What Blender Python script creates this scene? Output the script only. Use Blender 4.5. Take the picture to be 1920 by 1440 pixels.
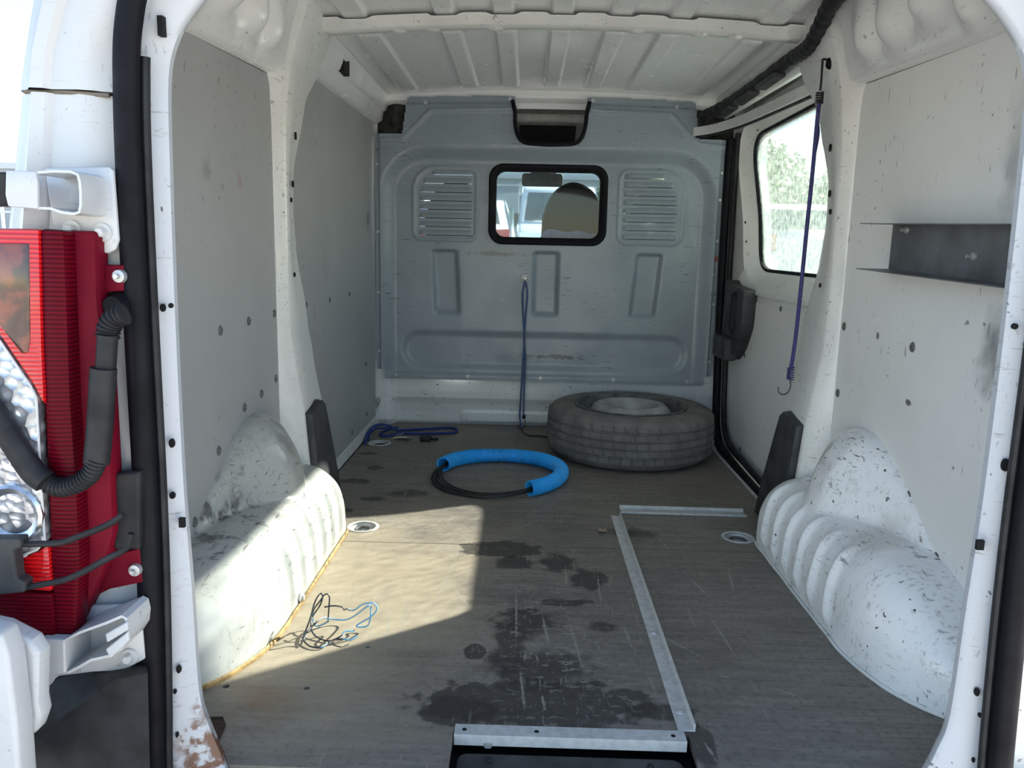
import bpy, bmesh, math, random
import numpy as np
from mathutils import Vector, Matrix
from mathutils.noise import noise as mnoise

for o in list(bpy.data.objects):
    bpy.data.objects.remove(o)
scene = bpy.context.scene
COL = scene.collection
random.seed(7)
PI = math.pi

# ------------------------------------------------------------------ camera
# van axes: x to the right, y forward (towards the cab), z up, load floor at z = 0, metres
F = 1442.0
CAM = np.array([-0.0816, 0.0, 0.79])
YAW, PITCH, ROLL = [math.radians(a) for a in (0.946, 9.816, 1.221)]
_f = np.array([-math.sin(YAW) * math.cos(PITCH), math.cos(YAW) * math.cos(PITCH), -math.sin(PITCH)])
_r = np.array([math.cos(YAW), math.sin(YAW), 0.0])
_u = np.cross(_r, _f)
_r2 = _r * math.cos(ROLL) + _u * math.sin(ROLL)
_u2 = -_r * math.sin(ROLL) + _u * math.cos(ROLL)
cam_data = bpy.data.cameras.new('camera')
cam_data.sensor_width = 36.0
cam_data.lens = F / 1920.0 * 36.0
cam_data.clip_start = 0.02
cam = bpy.data.objects.new('camera', cam_data)
COL.objects.link(cam)
cam.matrix_world = Matrix((( _r2[0], _u2[0], -_f[0], CAM[0]), (_r2[1], _u2[1], -_f[1], CAM[1]),
                           (_r2[2], _u2[2], -_f[2], CAM[2]), (0, 0, 0, 1)))
scene.camera = cam

# ------------------------------------------------------------------ sky, sun, exposure
SUN_DIR = Vector((-1.01, -0.72, -0.72)).normalized()
world = bpy.data.worlds.new('sky'); scene.world = world
world.use_nodes = True
wn = world.node_tree
sky = wn.nodes.new('ShaderNodeTexSky')
sky.sky_type = 'NISHITA'; sky.sun_disc = False
sky.sun_elevation = math.asin(-SUN_DIR.z)
sky.sun_rotation = math.atan2(-SUN_DIR.x, -SUN_DIR.y)
sky.air_density = 1.0; sky.dust_density = 0.5; sky.ozone_density = 1.0
bg = wn.nodes['Background']; bg.inputs['Strength'].default_value = 0.22
tint = wn.nodes.new('ShaderNodeMix'); tint.data_type = 'RGBA'; tint.blend_type = 'MULTIPLY'
tint.inputs[0].default_value = 1.0; tint.inputs[7].default_value = (1.0, 0.98, 0.97, 1.0)
wn.links.new(sky.outputs[0], tint.inputs[6]); wn.links.new(tint.outputs[2], bg.inputs[0])
sun_data = bpy.data.lights.new('sun', 'SUN'); sun_data.energy = 24.5; sun_data.angle = math.radians(0.6)
sun_data.color = (1.0, 0.93, 0.83)
sun = bpy.data.objects.new('sun', sun_data); COL.objects.link(sun)
sun.rotation_euler = SUN_DIR.to_track_quat('-Z', 'Y').to_euler()
sun.location = (6, 5, 6)
vs = scene.view_settings
vs.view_transform = 'Standard'; vs.look = 'None'; vs.gamma = 1.0; vs.use_curve_mapping = False
vs.exposure = 1.08

# ------------------------------------------------------------------ helpers
def at(px, py, X=None, Y=None, Z=None):
    """point of a real plane of the van seen at a pixel of the 1920x1440 frame"""
    d = _f * F + _r2 * (px - 960) + _u2 * (720 - py)
    if X is not None: t = (X - CAM[0]) / d[0]
    elif Y is not None: t = (Y - CAM[1]) / d[1]
    else: t = (Z - CAM[2]) / d[2]
    return CAM + t * d

def wloc(o):
    v = Vector((0, 0, 0))
    while o is not None:
        v = v + o.location; o = o.parent
    return v

def tag(o, label=None, cat=None, group=None, kind=None):
    if label: o['label'] = label
    if cat: o['category'] = cat
    if group: o['group'] = group
    if kind: o['kind'] = kind
    return o

def empty(name, loc, label=None, cat=None, group=None, kind=None, parent=None):
    o = bpy.data.objects.new(name, None); COL.objects.link(o)
    o.location = loc; o.empty_display_size = 0.05
    if parent is not None:
        o.parent = parent; o.location = Vector(loc) - wloc(parent)
    return tag(o, label, cat, group, kind)

class MB:
    """collects vertices and faces in world coordinates, builds ONE mesh object"""
    def __init__(s): s.v = []; s.f = []
    def add(s, vs_, fs):
        n = len(s.v); s.v += [tuple(map(float, p)) for p in vs_]; s.f += [tuple(i + n for i in f) for f in fs]; return s
    def box(s, a, b):
        x0, y0, z0 = a; x1, y1, z1 = b
        return s.add([(x0,y0,z0),(x1,y0,z0),(x1,y1,z0),(x0,y1,z0),(x0,y0,z1),(x1,y0,z1),(x1,y1,z1),(x0,y1,z1)],
                     [(0,3,2,1),(4,5,6,7),(0,1,5,4),(1,2,6,5),(2,3,7,6),(3,0,4,7)])
    def grid(s, P, close_u=False, close_v=False):
        P = np.asarray(P); nu, nv = P.shape[:2]; n = len(s.v)
        s.v += [tuple(p) for p in P.reshape(-1, 3).tolist()]
        for i in range(nu if close_u else nu - 1):
            i2 = (i + 1) % nu
            for j in range(nv if close_v else nv - 1):
                j2 = (j + 1) % nv
                s.f.append((n + i*nv + j, n + i2*nv + j, n + i2*nv + j2, n + i*nv + j2))
        return s
    def prism(s, poly, vec):
        n = len(poly); vec = np.array(vec, float); P = [np.array(p, float) for p in poly]
        vs_ = P + [p + vec for p in P]
        fs = [tuple(range(n - 1, -1, -1)), tuple(range(n, 2*n))] + [(i, (i+1) % n, n + (i+1) % n, n + i) for i in range(n)]
        return s.add(vs_, fs)
    def tube(s, pts, r, n=10, closed=False, caps=True, flat=None, up=None):
        P = [Vector(p) for p in pts]; m = len(P)
        rs = r if hasattr(r, '__len__') else [r] * m
        T = []
        for i in range(m):
            a = P[(i-1) % m] if (closed or i > 0) else P[i]
            b = P[(i+1) % m] if (closed or i < m-1) else P[i]
            T.append((b - a).normalized())
        ref = Vector(up) if up else (Vector((0,0,1)) if abs(T[0].z) < 0.9 else Vector((1,0,0)))
        N = (ref - T[0] * ref.dot(T[0])).normalized()
        base = len(s.v)
        for i in range(m):
            N = (N - T[i] * N.dot(T[i]))
            if N.length < 1e-6: N = T[i].orthogonal()
            N.normalize(); B = T[i].cross(N)
            fl = flat or 1.0
            for k in range(n):
                a = 2 * PI * k / n
                s.v.append(tuple(P[i] + N * (math.cos(a) * rs[i]) + B * (math.sin(a) * rs[i] * fl)))
        for i in range(m if closed else m - 1):
            i2 = (i + 1) % m
            for k in range(n):
                k2 = (k + 1) % n
                s.f.append((base + i*n + k, base + i*n + k2, base + i2*n + k2, base + i2*n + k))
        if caps and not closed:
            s.f.append(tuple(base + k for k in range(n - 1, -1, -1)))
            s.f.append(tuple(base + (m-1)*n + k for k in range(n)))
        return s
    def lathe(s, prof, c, axis='z', n=32, caps=False):
        c = np.array(c, float); rows = []
        for (r, h) in prof:
            row = []
            for k in range(n):
                a = 2 * PI * k / n; ca, sa = r * math.cos(a), r * math.sin(a)
                if axis == 'z': q = (ca, sa, h)
                elif axis == 'y': q = (ca, h, sa)
                else: q = (h, ca, sa)
                row.append(c + q)
            rows.append(row)
        s.grid(np.array(rows), close_v=True)
        if caps:
            b = len(s.v) - n * len(prof)
            s.f.append(tuple(b + k for k in range(n))); s.f.append(tuple(b + n*(len(prof)-1) + k for k in range(n - 1, -1, -1)))
        return s
    def build(s, name, mat, parent=None, smooth=35, label=None, cat=None, group=None, kind=None, base=None, bevel=0, bseg=2, subsurf=0):
        off = wloc(parent) if parent is not None else Vector((0, 0, 0))
        V = np.array(s.v, float)
        loc = Vector((0, 0, 0))
        if parent is None:
            mn, mx = V.min(0), V.max(0)
            loc = Vector(base) if base is not None else Vector(((mn[0]+mx[0])/2, (mn[1]+mx[1])/2, mn[2]))
            off = loc
        V = V - np.array(off)
        me = bpy.data.meshes.new(name); me.from_pydata(V.tolist(), [], s.f); me.update()
        bm = bmesh.new(); bm.from_mesh(me)
        bmesh.ops.recalc_face_normals(bm, faces=bm.faces)
        if bevel:
            es = [e for e in bm.edges if len(e.link_faces) == 2 and e.calc_face_angle(0) > math.radians(40)]
            bmesh.ops.bevel(bm, geom=es, offset=bevel, segments=bseg, affect='EDGES', profile=0.5, clamp_overlap=True)
        bm.to_mesh(me); bm.free()
        if smooth:
            me.polygons.foreach_set('use_smooth', [True] * len(me.polygons)); me.set_sharp_from_angle(angle=math.radians(smooth))
        me.materials.append(mat)
        o = bpy.data.objects.new(name, me); COL.objects.link(o)
        if parent is not None: o.parent = parent
        o.location = loc
        if subsurf:
            m = o.modifiers.new('sub', 'SUBSURF'); m.levels = subsurf; m.render_levels = subsurf
        return tag(o, label, cat, group, kind)

def sstep(x, a, b):
    t = np.clip((x - a) / (b - a), 0, 1); return t * t * (3 - 2 * t)
def rbox(x, z, cx, cz, hx, hz, r):
    qx = np.abs(x - cx) - hx + r; qz = np.abs(z - cz) - hz + r
    return np.hypot(np.maximum(qx, 0), np.maximum(qz, 0)) + np.minimum(np.maximum(qx, qz), 0) - r
def rrect(cx, cz, hx, hz, r, n=8):
    pts = []
    for sx, sz, a0 in ((1,1,0),(-1,1,90),(-1,-1,180),(1,-1,270)):
        for k in range(n + 1):
            a = math.radians(a0 + 90 * k / n)
            pts.append((cx + sx * (hx - r) + r * math.cos(a), cz + sz * (hz - r) + r * math.sin(a)))
    return pts
def smoothpath(pts, n=6, closed=False):
    P = [Vector(p) for p in pts]; m = len(P); out = []
    for i in range(m if closed else m - 1):
        g = (lambda k: P[k % m]) if closed else (lambda k: P[min(max(k, 0), m - 1)])
        p0, p1, p2, p3 = g(i-1), g(i), g(i+1), g(i+2)
        for k in range(n):
            t = k / n
            out.append(0.5 * ((2*p1) + (p2 - p0) * t + (2*p0 - 5*p1 + 4*p2 - p3) * t*t + (3*p1 - p0 - 3*p2 + p3) * t**3))
    if not closed: out.append(P[-1])
    return out
def interp(x, tab):
    return np.interp(x, [t[0] for t in tab], [t[1] for t in tab])
def mirror(P, sx):
    return [(sx * p[0], p[1], p[2]) for p in P]

# ------------------------------------------------------------------ materials
class NT:
    def __init__(s, name):
        s.m = bpy.data.materials.new(name); s.m.use_nodes = True
        s.t = s.m.node_tree; s.b = s.t.nodes['Principled BSDF']; s.o = s.t.nodes['Material Output']
        s._pos = None
    def n(s, ty, **kw):
        nd = s.t.nodes.new(ty)
        for k, v in kw.items(): setattr(nd, k, v)
        return nd
    def link(s, a, b): s.t.links.new(a, b)
    def pos(s):
        if s._pos is None: s._pos = s.n('ShaderNodeNewGeometry').outputs['Position']
        return s._pos
    def mapping(s, loc=(0,0,0), rot=(0,0,0), scale=(1,1,1), vec=None):
        m = s.n('ShaderNodeMapping'); m.inputs['Location'].default_value = loc
        m.inputs['Rotation'].default_value = rot; m.inputs['Scale'].default_value = scale
        s.link(vec or s.pos(), m.inputs['Vector']); return m.outputs[0]
    def noise(s, scale, detail=3, vec=None, rough=0.55, dist=0.0):
        t = s.n('ShaderNodeTexNoise'); t.inputs['Scale'].default_value = scale; t.inputs['Detail'].default_value = detail
        t.inputs['Roughness'].default_value = rough; t.inputs['Distortion'].default_value = dist
        s.link(vec or s.pos(), t.inputs['Vector']); return t.outputs[0]
    def ramp(s, v, a, b, lo=0.0, hi=1.0):
        r = s.n('ShaderNodeMapRange'); r.interpolation_type = 'SMOOTHSTEP'
        for k, x in zip(('From Min','From Max','To Min','To Max'), (a, b, lo, hi)): r.inputs[k].default_value = x
        s.link(v, r.inputs['Value']); return r.outputs[0]
    def math(s, op, a, b=None, clamp=False):
        m = s.n('ShaderNodeMath', operation=op); m.use_clamp = clamp
        for i, x in enumerate((a, b)):
            if x is None: continue
            if isinstance(x, (int, float)): m.inputs[i].default_value = x
            else: s.link(x, m.inputs[i])
        return m.outputs[0]
    def mix(s, fac, c1, c2):
        m = s.n('ShaderNodeMix', data_type='RGBA')
        for idx, x in ((0, fac), (6, c1), (7, c2)):
            if isinstance(x, (int, float)): m.inputs[idx].default_value = x
            elif isinstance(x, tuple): m.inputs[idx].default_value = x + (1.0,)
            else: s.link(x, m.inputs[idx])
        return m.outputs[2]
    def mixf(s, fac, a, b):
        m = s.n('ShaderNodeMix', data_type='FLOAT')
        for idx, x in ((0, fac), (2, a), (3, b)):
            if isinstance(x, (int, float)): m.inputs[idx].default_value = x
            else: s.link(x, m.inputs[idx])
        return m.outputs[0]
    def stain(s, c, r, edge=0.35, wob=0.25, wobscale=9.0, rot=0.0, dims=(1,1,1)):
        """soft-edged blot of its own shape: ellipsoid of radii r around c, outline broken by noise"""
        v = s.n('ShaderNodeVectorMath', operation='SUBTRACT'); s.link(s.pos(), v.inputs[0]); v.inputs[1].default_value = c
        mp = s.mapping(rot=(0, 0, -rot), vec=v.outputs[0])
        v2 = s.n('ShaderNodeVectorMath', operation='DIVIDE'); s.link(mp, v2.inputs[0]); v2.inputs[1].default_value = r
        ln = s.n('ShaderNodeVectorMath', operation='LENGTH'); s.link(v2.outputs[0], ln.inputs[0])
        d = s.math('ADD', ln.outputs['Value'], s.math('MULTIPLY', s.math('SUBTRACT', s.noise(wobscale, 4), 0.5), wob * 4))
        return s.ramp(d, 1.0, 1.0 - edge)
    def out(s, col=None, rough=None, metal=0.0, coat=0.0, spec=None, bump=None, bumpd=0.002, bumps=0.4):
        b = s.b
        def put(k, x):
            if x is None: return
            if isinstance(x, (int, float)): b.inputs[k].default_value = x
            elif isinstance(x, tuple): b.inputs[k].default_value = x + (1.0,)
            else: s.link(x, b.inputs[k])
        put('Base Color', col); put('Roughness', rough); put('Metallic', metal); put('Coat Weight', coat); put('Specular IOR Level', spec)
        if bump is not None:
            n = s.n('ShaderNodeBump'); n.inputs['Distance'].default_value = bumpd; n.inputs['Strength'].default_value = bumps
            s.link(bump, n.inputs['Height']); s.link(n.outputs[0], b.inputs['Normal'])
        return s.m

def plain(name, col, rough=0.5, metal=0.0, var=0.15, scale=30, coat=0.0, bump=0.0):
    t = NT(name)
    k = t.ramp(t.noise(scale, 4), 0.3, 0.75)
    c2 = tuple(max(0.0, x * (1 - var * 2.2)) for x in col)
    return t.out(t.mix(k, col, c2), t.mixf(k, rough, min(1, rough + 0.12)), metal, coat, bump=(t.noise(scale * 4, 4) if bump else None), bumps=bump)

def paint(name, col=(0.80, 0.80, 0.77), dirt=0.3, scuff=0.3, chip=0.3, rough=0.32, extra=None, heavy=0.0):
    t = NT(name)
    c = col
    g = t.math('MULTIPLY', t.ramp(t.noise(4.5, 6, rough=0.6), 0.36, 0.80), dirt)
    c = t.mix(g, c, (0.42, 0.40, 0.35))
    # fine scuffs drawn out along two directions
    s1 = t.ramp(t.noise(1.0, 5, t.mapping(rot=(0.2, 0.5, 0.4), scale=(30, 30, 190))), 0.61, 0.69)
    s2 = t.ramp(t.noise(1.0, 5, t.mapping(rot=(0.7, -0.3, 0.2), scale=(180, 22, 60))), 0.615, 0.695)
    big = t.ramp(t.noise(6.0, 3), 0.42, 0.60)
    sc = t.math('MULTIPLY', t.math('MULTIPLY', t.math('MAXIMUM', s1, s2), big), scuff, clamp=True)
    c = t.mix(sc, c, (0.16, 0.155, 0.15))
    ch = t.ramp(t.noise(75, 2), 0.675, 0.70)
    ch = t.math('MULTIPLY', t.math('MULTIPLY', ch, t.ramp(t.noise(7, 2), 0.48, 0.6)), chip)
    c = t.mix(ch, c, (0.07, 0.065, 0.06))
    if heavy:
        h1 = t.ramp(t.noise(1.0, 6, t.mapping(rot=(0.4, 0.2, 0.7), scale=(60, 130, 50)), rough=0.75), 0.53, 0.63)
        h2 = t.ramp(t.noise(9, 5, rough=0.65), 0.42, 0.62)
        c = t.mix(t.math('MULTIPLY', t.math('MULTIPLY', h1, h2), heavy), c, (0.20, 0.185, 0.165))
    if extra: c = extra(t, c)
    t.b.inputs['Coat Roughness'].default_value = 0.12
    return t.out(c, t.mixf(g, rough, 0.6), 0.0, 0.25)

WHITE = paint('white_body_paint', dirt=0.30, scuff=0.45, chip=0.6)
WHITE_CLEAN = paint('white_roof_paint', (0.80, 0.80, 0.78), dirt=0.10, scuff=0.25, chip=0.5, rough=0.25)
def arch_left_marks(t, c):
    m = t.stain((-0.70, 1.52, 0.24), (0.12, 0.15, 0.22), 0.7, 0.5, 30)
    k = t.ramp(t.noise(1.0, 5, t.mapping(scale=(22, 22, 7))), 0.50, 0.62)
    c = t.mix(t.math('MULTIPLY', t.math('MULTIPLY', m, k), 0.85), c, (0.05, 0.05, 0.05))
    m2 = t.stain((-0.69, 1.85, 0.34), (0.12, 0.14, 0.12), 0.7, 0.5, 18)
    k2 = t.ramp(t.noise(22, 5), 0.42, 0.6)
    return t.mix(t.math('MULTIPLY', t.math('MULTIPLY', m2, k2), 0.75), c, (0.26, 0.24, 0.21))
def arch_right_marks(t, c):
    m = t.stain((0.70, 1.85, 0.31), (0.12, 0.16, 0.10), 0.8, 0.5, 18)
    k = t.ramp(t.noise(26, 5), 0.45, 0.62)
    c = t.mix(t.math('MULTIPLY', t.math('MULTIPLY', m, k), 0.5), c, (0.33, 0.30, 0.26))
    m2 = t.stain((0.66, 1.55, 0.22), (0.10, 0.10, 0.07), 0.9, 0.5, 14)
    return t.mix(t.math('MULTIPLY', m2, 0.45), c, (0.40, 0.36, 0.30))
ARCH_L = paint('wheel_arch_paint_worn_black', (0.43, 0.44, 0.415), dirt=0.5, scuff=1.0, chip=1.0, extra=arch_left_marks, heavy=0.6)
ARCH_R = paint('wheel_arch_paint_worn', (0.86, 0.87, 0.87), dirt=0.3, scuff=0.9, chip=1.0, extra=arch_right_marks, heavy=0.55)
def rust_foot(t, c):
    for cc, rr in (((-0.545, 1.05, 0.03), (0.06, 0.08, 0.075)),):
        m = t.stain(cc, rr, 0.5, 0.5, 26)
        k = t.ramp(t.noise(55, 4), 0.42, 0.55)
        c = t.mix(t.math('MULTIPLY', m, k), c, (0.13, 0.05, 0.025))
    return c
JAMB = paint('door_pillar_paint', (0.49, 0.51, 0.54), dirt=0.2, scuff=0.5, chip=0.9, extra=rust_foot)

def panel_mat(name, col, marks=()):
    t = NT(name)
    g = t.ramp(t.noise(2.2, 5, rough=0.6), 0.35, 0.75)
    c = t.mix(t.math('MULTIPLY', g, 0.35), col, tuple(x * 0.72 for x in col))
    s1 = t.ramp(t.noise(1.0, 5, t.mapping(rot=(0.25, 0.0, 0.0), scale=(20, 60, 14))), 0.635, 0.71)
    sp = t.ramp(t.noise(60, 2), 0.69, 0.72)
    big = t.ramp(t.noise(5, 2), 0.46, 0.62)
    k = t.math('MULTIPLY', t.math('MAXIMUM', s1, sp), big)
    c = t.mix(t.math('MULTIPLY', k, 0.75), c, (0.10, 0.10, 0.095))
    for (cc, rr, edge, colr, amt) in marks:
        c = t.mix(t.math('MULTIPLY', t.stain(cc, rr, edge, 0.35, 14), amt), c, colr)
    return t.out(c, t.mixf(g, 0.5, 0.62), 0, 0.0, bump=t.noise(180, 3), bumps=0.04)
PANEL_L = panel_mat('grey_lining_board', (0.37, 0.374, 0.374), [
    (at(450, 343, X=-0.745), (0.03, 0.02, 0.03), 0.9, (0.35, 0.08, 0.08), 0.35),
    (at(388, 322, X=-0.745), (0.03, 0.03, 0.035), 0.8, (0.18, 0.17, 0.16), 0.5),
    (at(690, 410, X=-0.745), (0.03, 0.05, 0.06), 0.9, (0.08, 0.08, 0.08), 0.6)])
PANEL_R = panel_mat('haze_paled_lining_board', (0.80, 0.80, 0.785), [  # hazy brightness of the right side is put into this base colour
    (at(1855, 665, X=0.735), (0.05, 0.07, 0.11), 0.9, (0.12, 0.125, 0.13), 0.8),
    (at(1890, 300, X=0.735), (0.05, 0.05, 0.16), 0.9, (0.16, 0.17, 0.20), 0.5),
    (at(1695, 755, X=0.735), (0.03, 0.018, 0.010), 0.3, (0.09, 0.085, 0.08), 0.9),
    (at(1638, 630, X=0.735), (0.03, 0.010, 0.012), 0.3, (0.14, 0.13, 0.12), 0.9)])

t = NT('bulkhead_grey_paint')
g = t.ramp(t.noise(5, 6, rough=0.65), 0.38, 0.75)
c = t.mix(t.math('MULTIPLY', g, 0.4), (0.255, 0.300, 0.335), (0.185, 0.215, 0.24))
s1 = t.ramp(t.noise(1.0, 5, t.mapping(scale=(16, 16, 130))), 0.62, 0.69)
c = t.mix(t.math('MULTIPLY', t.math('MULTIPLY', s1, t.ramp(t.noise(4, 2), 0.45, 0.6)), 0.8), c, (0.05, 0.05, 0.05))
s2 = t.ramp(t.noise(1.0, 5, t.mapping(rot=(0, 0.7, 0), scale=(25, 25, 150))), 0.64, 0.71)
c = t.mix(t.math('MULTIPLY', s2, 0.5), c, (0.42, 0.44, 0.45))
m = t.stain((-0.22, 3.34, 0.775), (0.17, 0.2, 0.014), 0.7, 0.5, 40)
c = t.mix(t.math('MULTIPLY', m, 0.6), c, (0.11, 0.10, 0.085))
m = t.stain((0.03, 3.33, 0.33), (0.18, 0.2, 0.012), 0.6, 0.6, 40)
c = t.mix(t.math('MULTIPLY', m, 0.8), c, (0.05, 0.05, 0.05))
BULK = t.out(c, t.mixf(g, 0.36, 0.5), 0.0, 0.15)

# floor: phenolic plywood, worn brown, oil and water blots, pale scratches
t = NT('worn_floor_plywood')
grain = t.noise(1.0, 5, t.mapping(scale=(5, 45, 20)))
wear = t.ramp(t.noise(2.6, 6, rough=0.65), 0.33, 0.7)
c = t.mix(wear, (0.155, 0.138, 0.124), (0.255, 0.228, 0.197))
n1 = t.ramp(t.noise(13, 8, rough=0.78), 0.40, 0.64)
c = t.mix(t.math('MULTIPLY', n1, 0.55), c, (0.265, 0.235, 0.20))
n2 = t.ramp(t.noise(75, 4, rough=0.6), 0.50, 0.66)
c = t.mix(t.math('MULTIPLY', n2, 0.45), c, (0.055, 0.048, 0.042))
n3 = t.ramp(t.noise(1.0, 6, t.mapping(scale=(5, 120, 20)), rough=0.7), 0.48, 0.64)
c = t.mix(t.math('MULTIPLY', n3, 0.35), c, (0.06, 0.05, 0.043))
fine = t.ramp(t.noise(38, 6, rough=0.7), 0.35, 0.68)
c = t.mix(t.math('MULTIPLY', fine, 0.35), c, (0.24, 0.21, 0.175))
c = t.mix(t.math('MULTIPLY', t.ramp(grain, 0.35, 0.7), 0.35), c, (0.075, 0.06, 0.045))
sun_pool = t.stain((-0.45, 1.65, 0), (0.45, 0.75, 1), 0.8, 0.3, 4)
c = t.mix(t.math('MULTIPLY', sun_pool, 0.55), c, (0.46, 0.38, 0.26))  # browner left boards, lightened here to paint in the sun patch
rust = t.stain((-0.53, 1.22, 0), (0.10, 0.07, 1), 0.8, 0.5, 12)
c = t.mix(t.math('MULTIPLY', rust, 0.45), c, (0.24, 0.11, 0.04))
abz = t.stain((0.0, 1.45, 0), (0.26, 0.42, 1), 0.8, 0.4, 5)
abr = t.ramp(t.noise(1.0, 6, t.mapping(scale=(30, 70, 20)), rough=0.7), 0.565, 0.60)
abr2 = t.ramp(t.noise(1.0, 6, t.mapping(rot=(0, 0, 0.3), scale=(90, 16, 20)), rough=0.7), 0.60, 0.63)
blots = [((1010, 1318), (0.235, 0.080), .18, .45), ((860, 1335), (0.08, 0.05), .2, .4), ((1052, 1130), (0.050, 0.020), .12, .3), ((1095, 1128), (0.03, 0.010), .15, .4),
         ((890, 1222), (0.024, 0.033), .15, .22), ((935, 1030), (0.115, 0.060), .10, .4), ((965, 1055), (0.05, 0.05), .2, .5), ((1045, 1055), (0.055, 0.07), .45, .4), ((955, 1215), (0.04, 0.17), .5, .5),
         ((1105, 1085), (0.05, 0.07), .3, .5), ((990, 1165), (0.08, 0.08), .5, .5), ((1312, 1392), (0.025, 0.07), .2, .4), ((1240, 1335), (0.07, 0.03), .3, .5),
         ((705, 877), (0.035, 0.030), .15, .35), ((665, 902), (0.06, 0.030), .12, .4), ((700, 935), (0.05, 0.03), .4, .5), ((650, 957), (0.02, 0.02), .2, .3),
         ((690, 850), (0.05, 0.02), .3, .4), ((1010, 1255), (0.13, 0.10), .6, .5), ((1130, 1175), (0.04, 0.03), .5, .4), ((760, 925), (0.10, 0.05), .7, .5), ((1180, 1000), (0.10, 0.06), .8, .5)]
for (p, r, e, w) in blots:
    q = at(p[0], p[1], Z=0)
    c = t.mix(t.math('MULTIPLY', t.stain((q[0], q[1], 0), (r[0], r[1], 1), e, w * 0.7, 26), 0.80), c, (0.030, 0.027, 0.026))
c = t.mix(t.math('MULTIPLY', t.math('MULTIPLY', t.math('MAXIMUM', abr, abr2), abz), 0.8), c, (0.30, 0.275, 0.24))
# pale scratches
sc = t.ramp(t.noise(1.0, 4, t.mapping(rot=(0, 0, 0.15), scale=(75, 7, 20))), 0.63, 0.69)
sc2 = t.ramp(t.noise(1.0, 4, t.mapping(rot=(0, 0, -0.9), scale=(95, 9, 20))), 0.645, 0.70)
sc3 = t.ramp(t.noise(1.0, 5, t.mapping(scale=(28, 100, 20))), 0.645, 0.69)
zone = t.ramp(t.noise(3.5, 2), 0.42, 0.6)
k = t.math('MULTIPLY', t.math('MAXIMUM', t.math('MAXIMUM', sc, sc2), t.math('MULTIPLY', sc3, 0.8)), zone)
c = t.mix(t.math('MULTIPLY', k, 0.8), c, (0.27, 0.245, 0.205))
fl = t.ramp(t.noise(130, 2), 0.70, 0.72)
c = t.mix(t.math('MULTIPLY', fl, 0.7), c, (0.42, 0.40, 0.36))
strokes = [((968, 1090), (968, 1215)), ((1060, 1060), (1063, 1105)), ((1063, 1150), (1100, 1280)), ((1290, 1080), (1335, 1125)), ((1325, 1145), (1385, 1240)),
           ((1015, 1145), (1030, 1215)), ((975, 1250), (985, 1340)), ((1015, 1295), (1022, 1335)), ((1230, 1005), (1260, 1035)), ((1165, 1165), (1190, 1225)), ((1215, 1265), (1230, 1300)),
           ((1120, 1075), (1128, 1145)), ((1365, 1062), (1378, 1120)), ((720, 1245), (735, 1110)), ((745, 1215), (770, 1100)), ((1345, 1265), (1375, 1272)), ((1320, 1390), (1345, 1430)), ((610, 1225), (760, 1070)), ((800, 1170), (870, 1010)), ((660, 1290), (800, 1240)), ((840, 1090), (890, 1150)), ((700, 1020), (705, 960)), ((1200, 1170), (1330, 1240)), ((1450, 1290), (1510, 1310)), ((1060, 905), (1110, 880))]
for (a, b) in strokes:
    A = at(*a, Z=0); B = at(*b, Z=0); mid = (A + B) / 2; d = B - A; L = float(np.hypot(d[0], d[1])) / 2
    c = t.mix(t.math('MULTIPLY', t.stain((mid[0], mid[1], 0), (L, 0.0036, 1), 0.6, 0.55, 70, rot=math.atan2(d[1], d[0])), 0.75), c, (0.30, 0.275, 0.23))
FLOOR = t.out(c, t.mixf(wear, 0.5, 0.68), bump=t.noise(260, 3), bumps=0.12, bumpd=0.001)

RUBBER = plain('black_seal_rubber', (0.007, 0.007, 0.010), 0.5, var=0.2, scale=20)
RUBBER.node_tree.nodes['Principled BSDF'].inputs['Specular IOR Level'].default_value = 0.3
BLACKPL = plain('black_plastic', (0.022, 0.022, 0.024), 0.5, var=0.25, scale=25, bump=0.05)
GREYPL = plain('scuffed_grey_black_plastic', (0.045, 0.047, 0.05), 0.55, var=0.25, scale=14, bump=0.08)
def tyre_mat():
    t = NT('dusty_tyre_rubber')
    d = t.ramp(t.noise(14, 5), 0.35, 0.75)
    return t.out(t.mix(d, (0.12, 0.116, 0.112), (0.19, 0.18, 0.168)), 0.8, bump=t.noise(150, 3), bumps=0.15)
TYRE = tyre_mat()
STEEL = plain('wheel_steel', (0.42, 0.42, 0.41), 0.5, 0.1, var=0.2, scale=18)
DARKSTEEL = plain('wheel_well_steel', (0.16, 0.16, 0.155), 0.6, 0.3, var=0.3, scale=22)
ZINC = plain('zinc_plated_steel', (0.55, 0.55, 0.54), 0.38, 0.6, var=0.10, scale=60)
ALU = plain('dull_aluminium', (0.60, 0.60, 0.58), 0.55, 0.2, var=0.10, scale=60)
SHELFM = plain('dark_grey_sheet_metal', (0.20, 0.205, 0.22), 0.42, 0.3, var=0.2, scale=10)
HOSEBLUE = plain('blue_hose_plastic', (0.035, 0.46, 0.98), 0.45, var=0.10, scale=12)
CABLE = plain('black_cable', (0.015, 0.015, 0.015), 0.45)
CORD = plain('blue_bungee_cord', (0.02, 0.055, 0.27), 0.7, var=0.3, scale=240)
CORD_DUSTY = plain('dusty_blue_cord', (0.075, 0.12, 0.27), 0.75, var=0.3, scale=240)
CORD_DARK = plain('violet_blue_cord', (0.06, 0.06, 0.22), 0.7, var=0.3, scale=240)
PLUG = plain('grey_plug', (0.16, 0.165, 0.16), 0.6, var=0.3, scale=200)
HOLE = plain('painted_hole_dark', (0.006, 0.006, 0.007), 0.9, var=0.1)  # plain black on solid pieces, standing for the shade inside holes
FELT = plain('dark_felt', (0.045, 0.043, 0.04), 0.95, var=0.4, scale=30)
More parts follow.
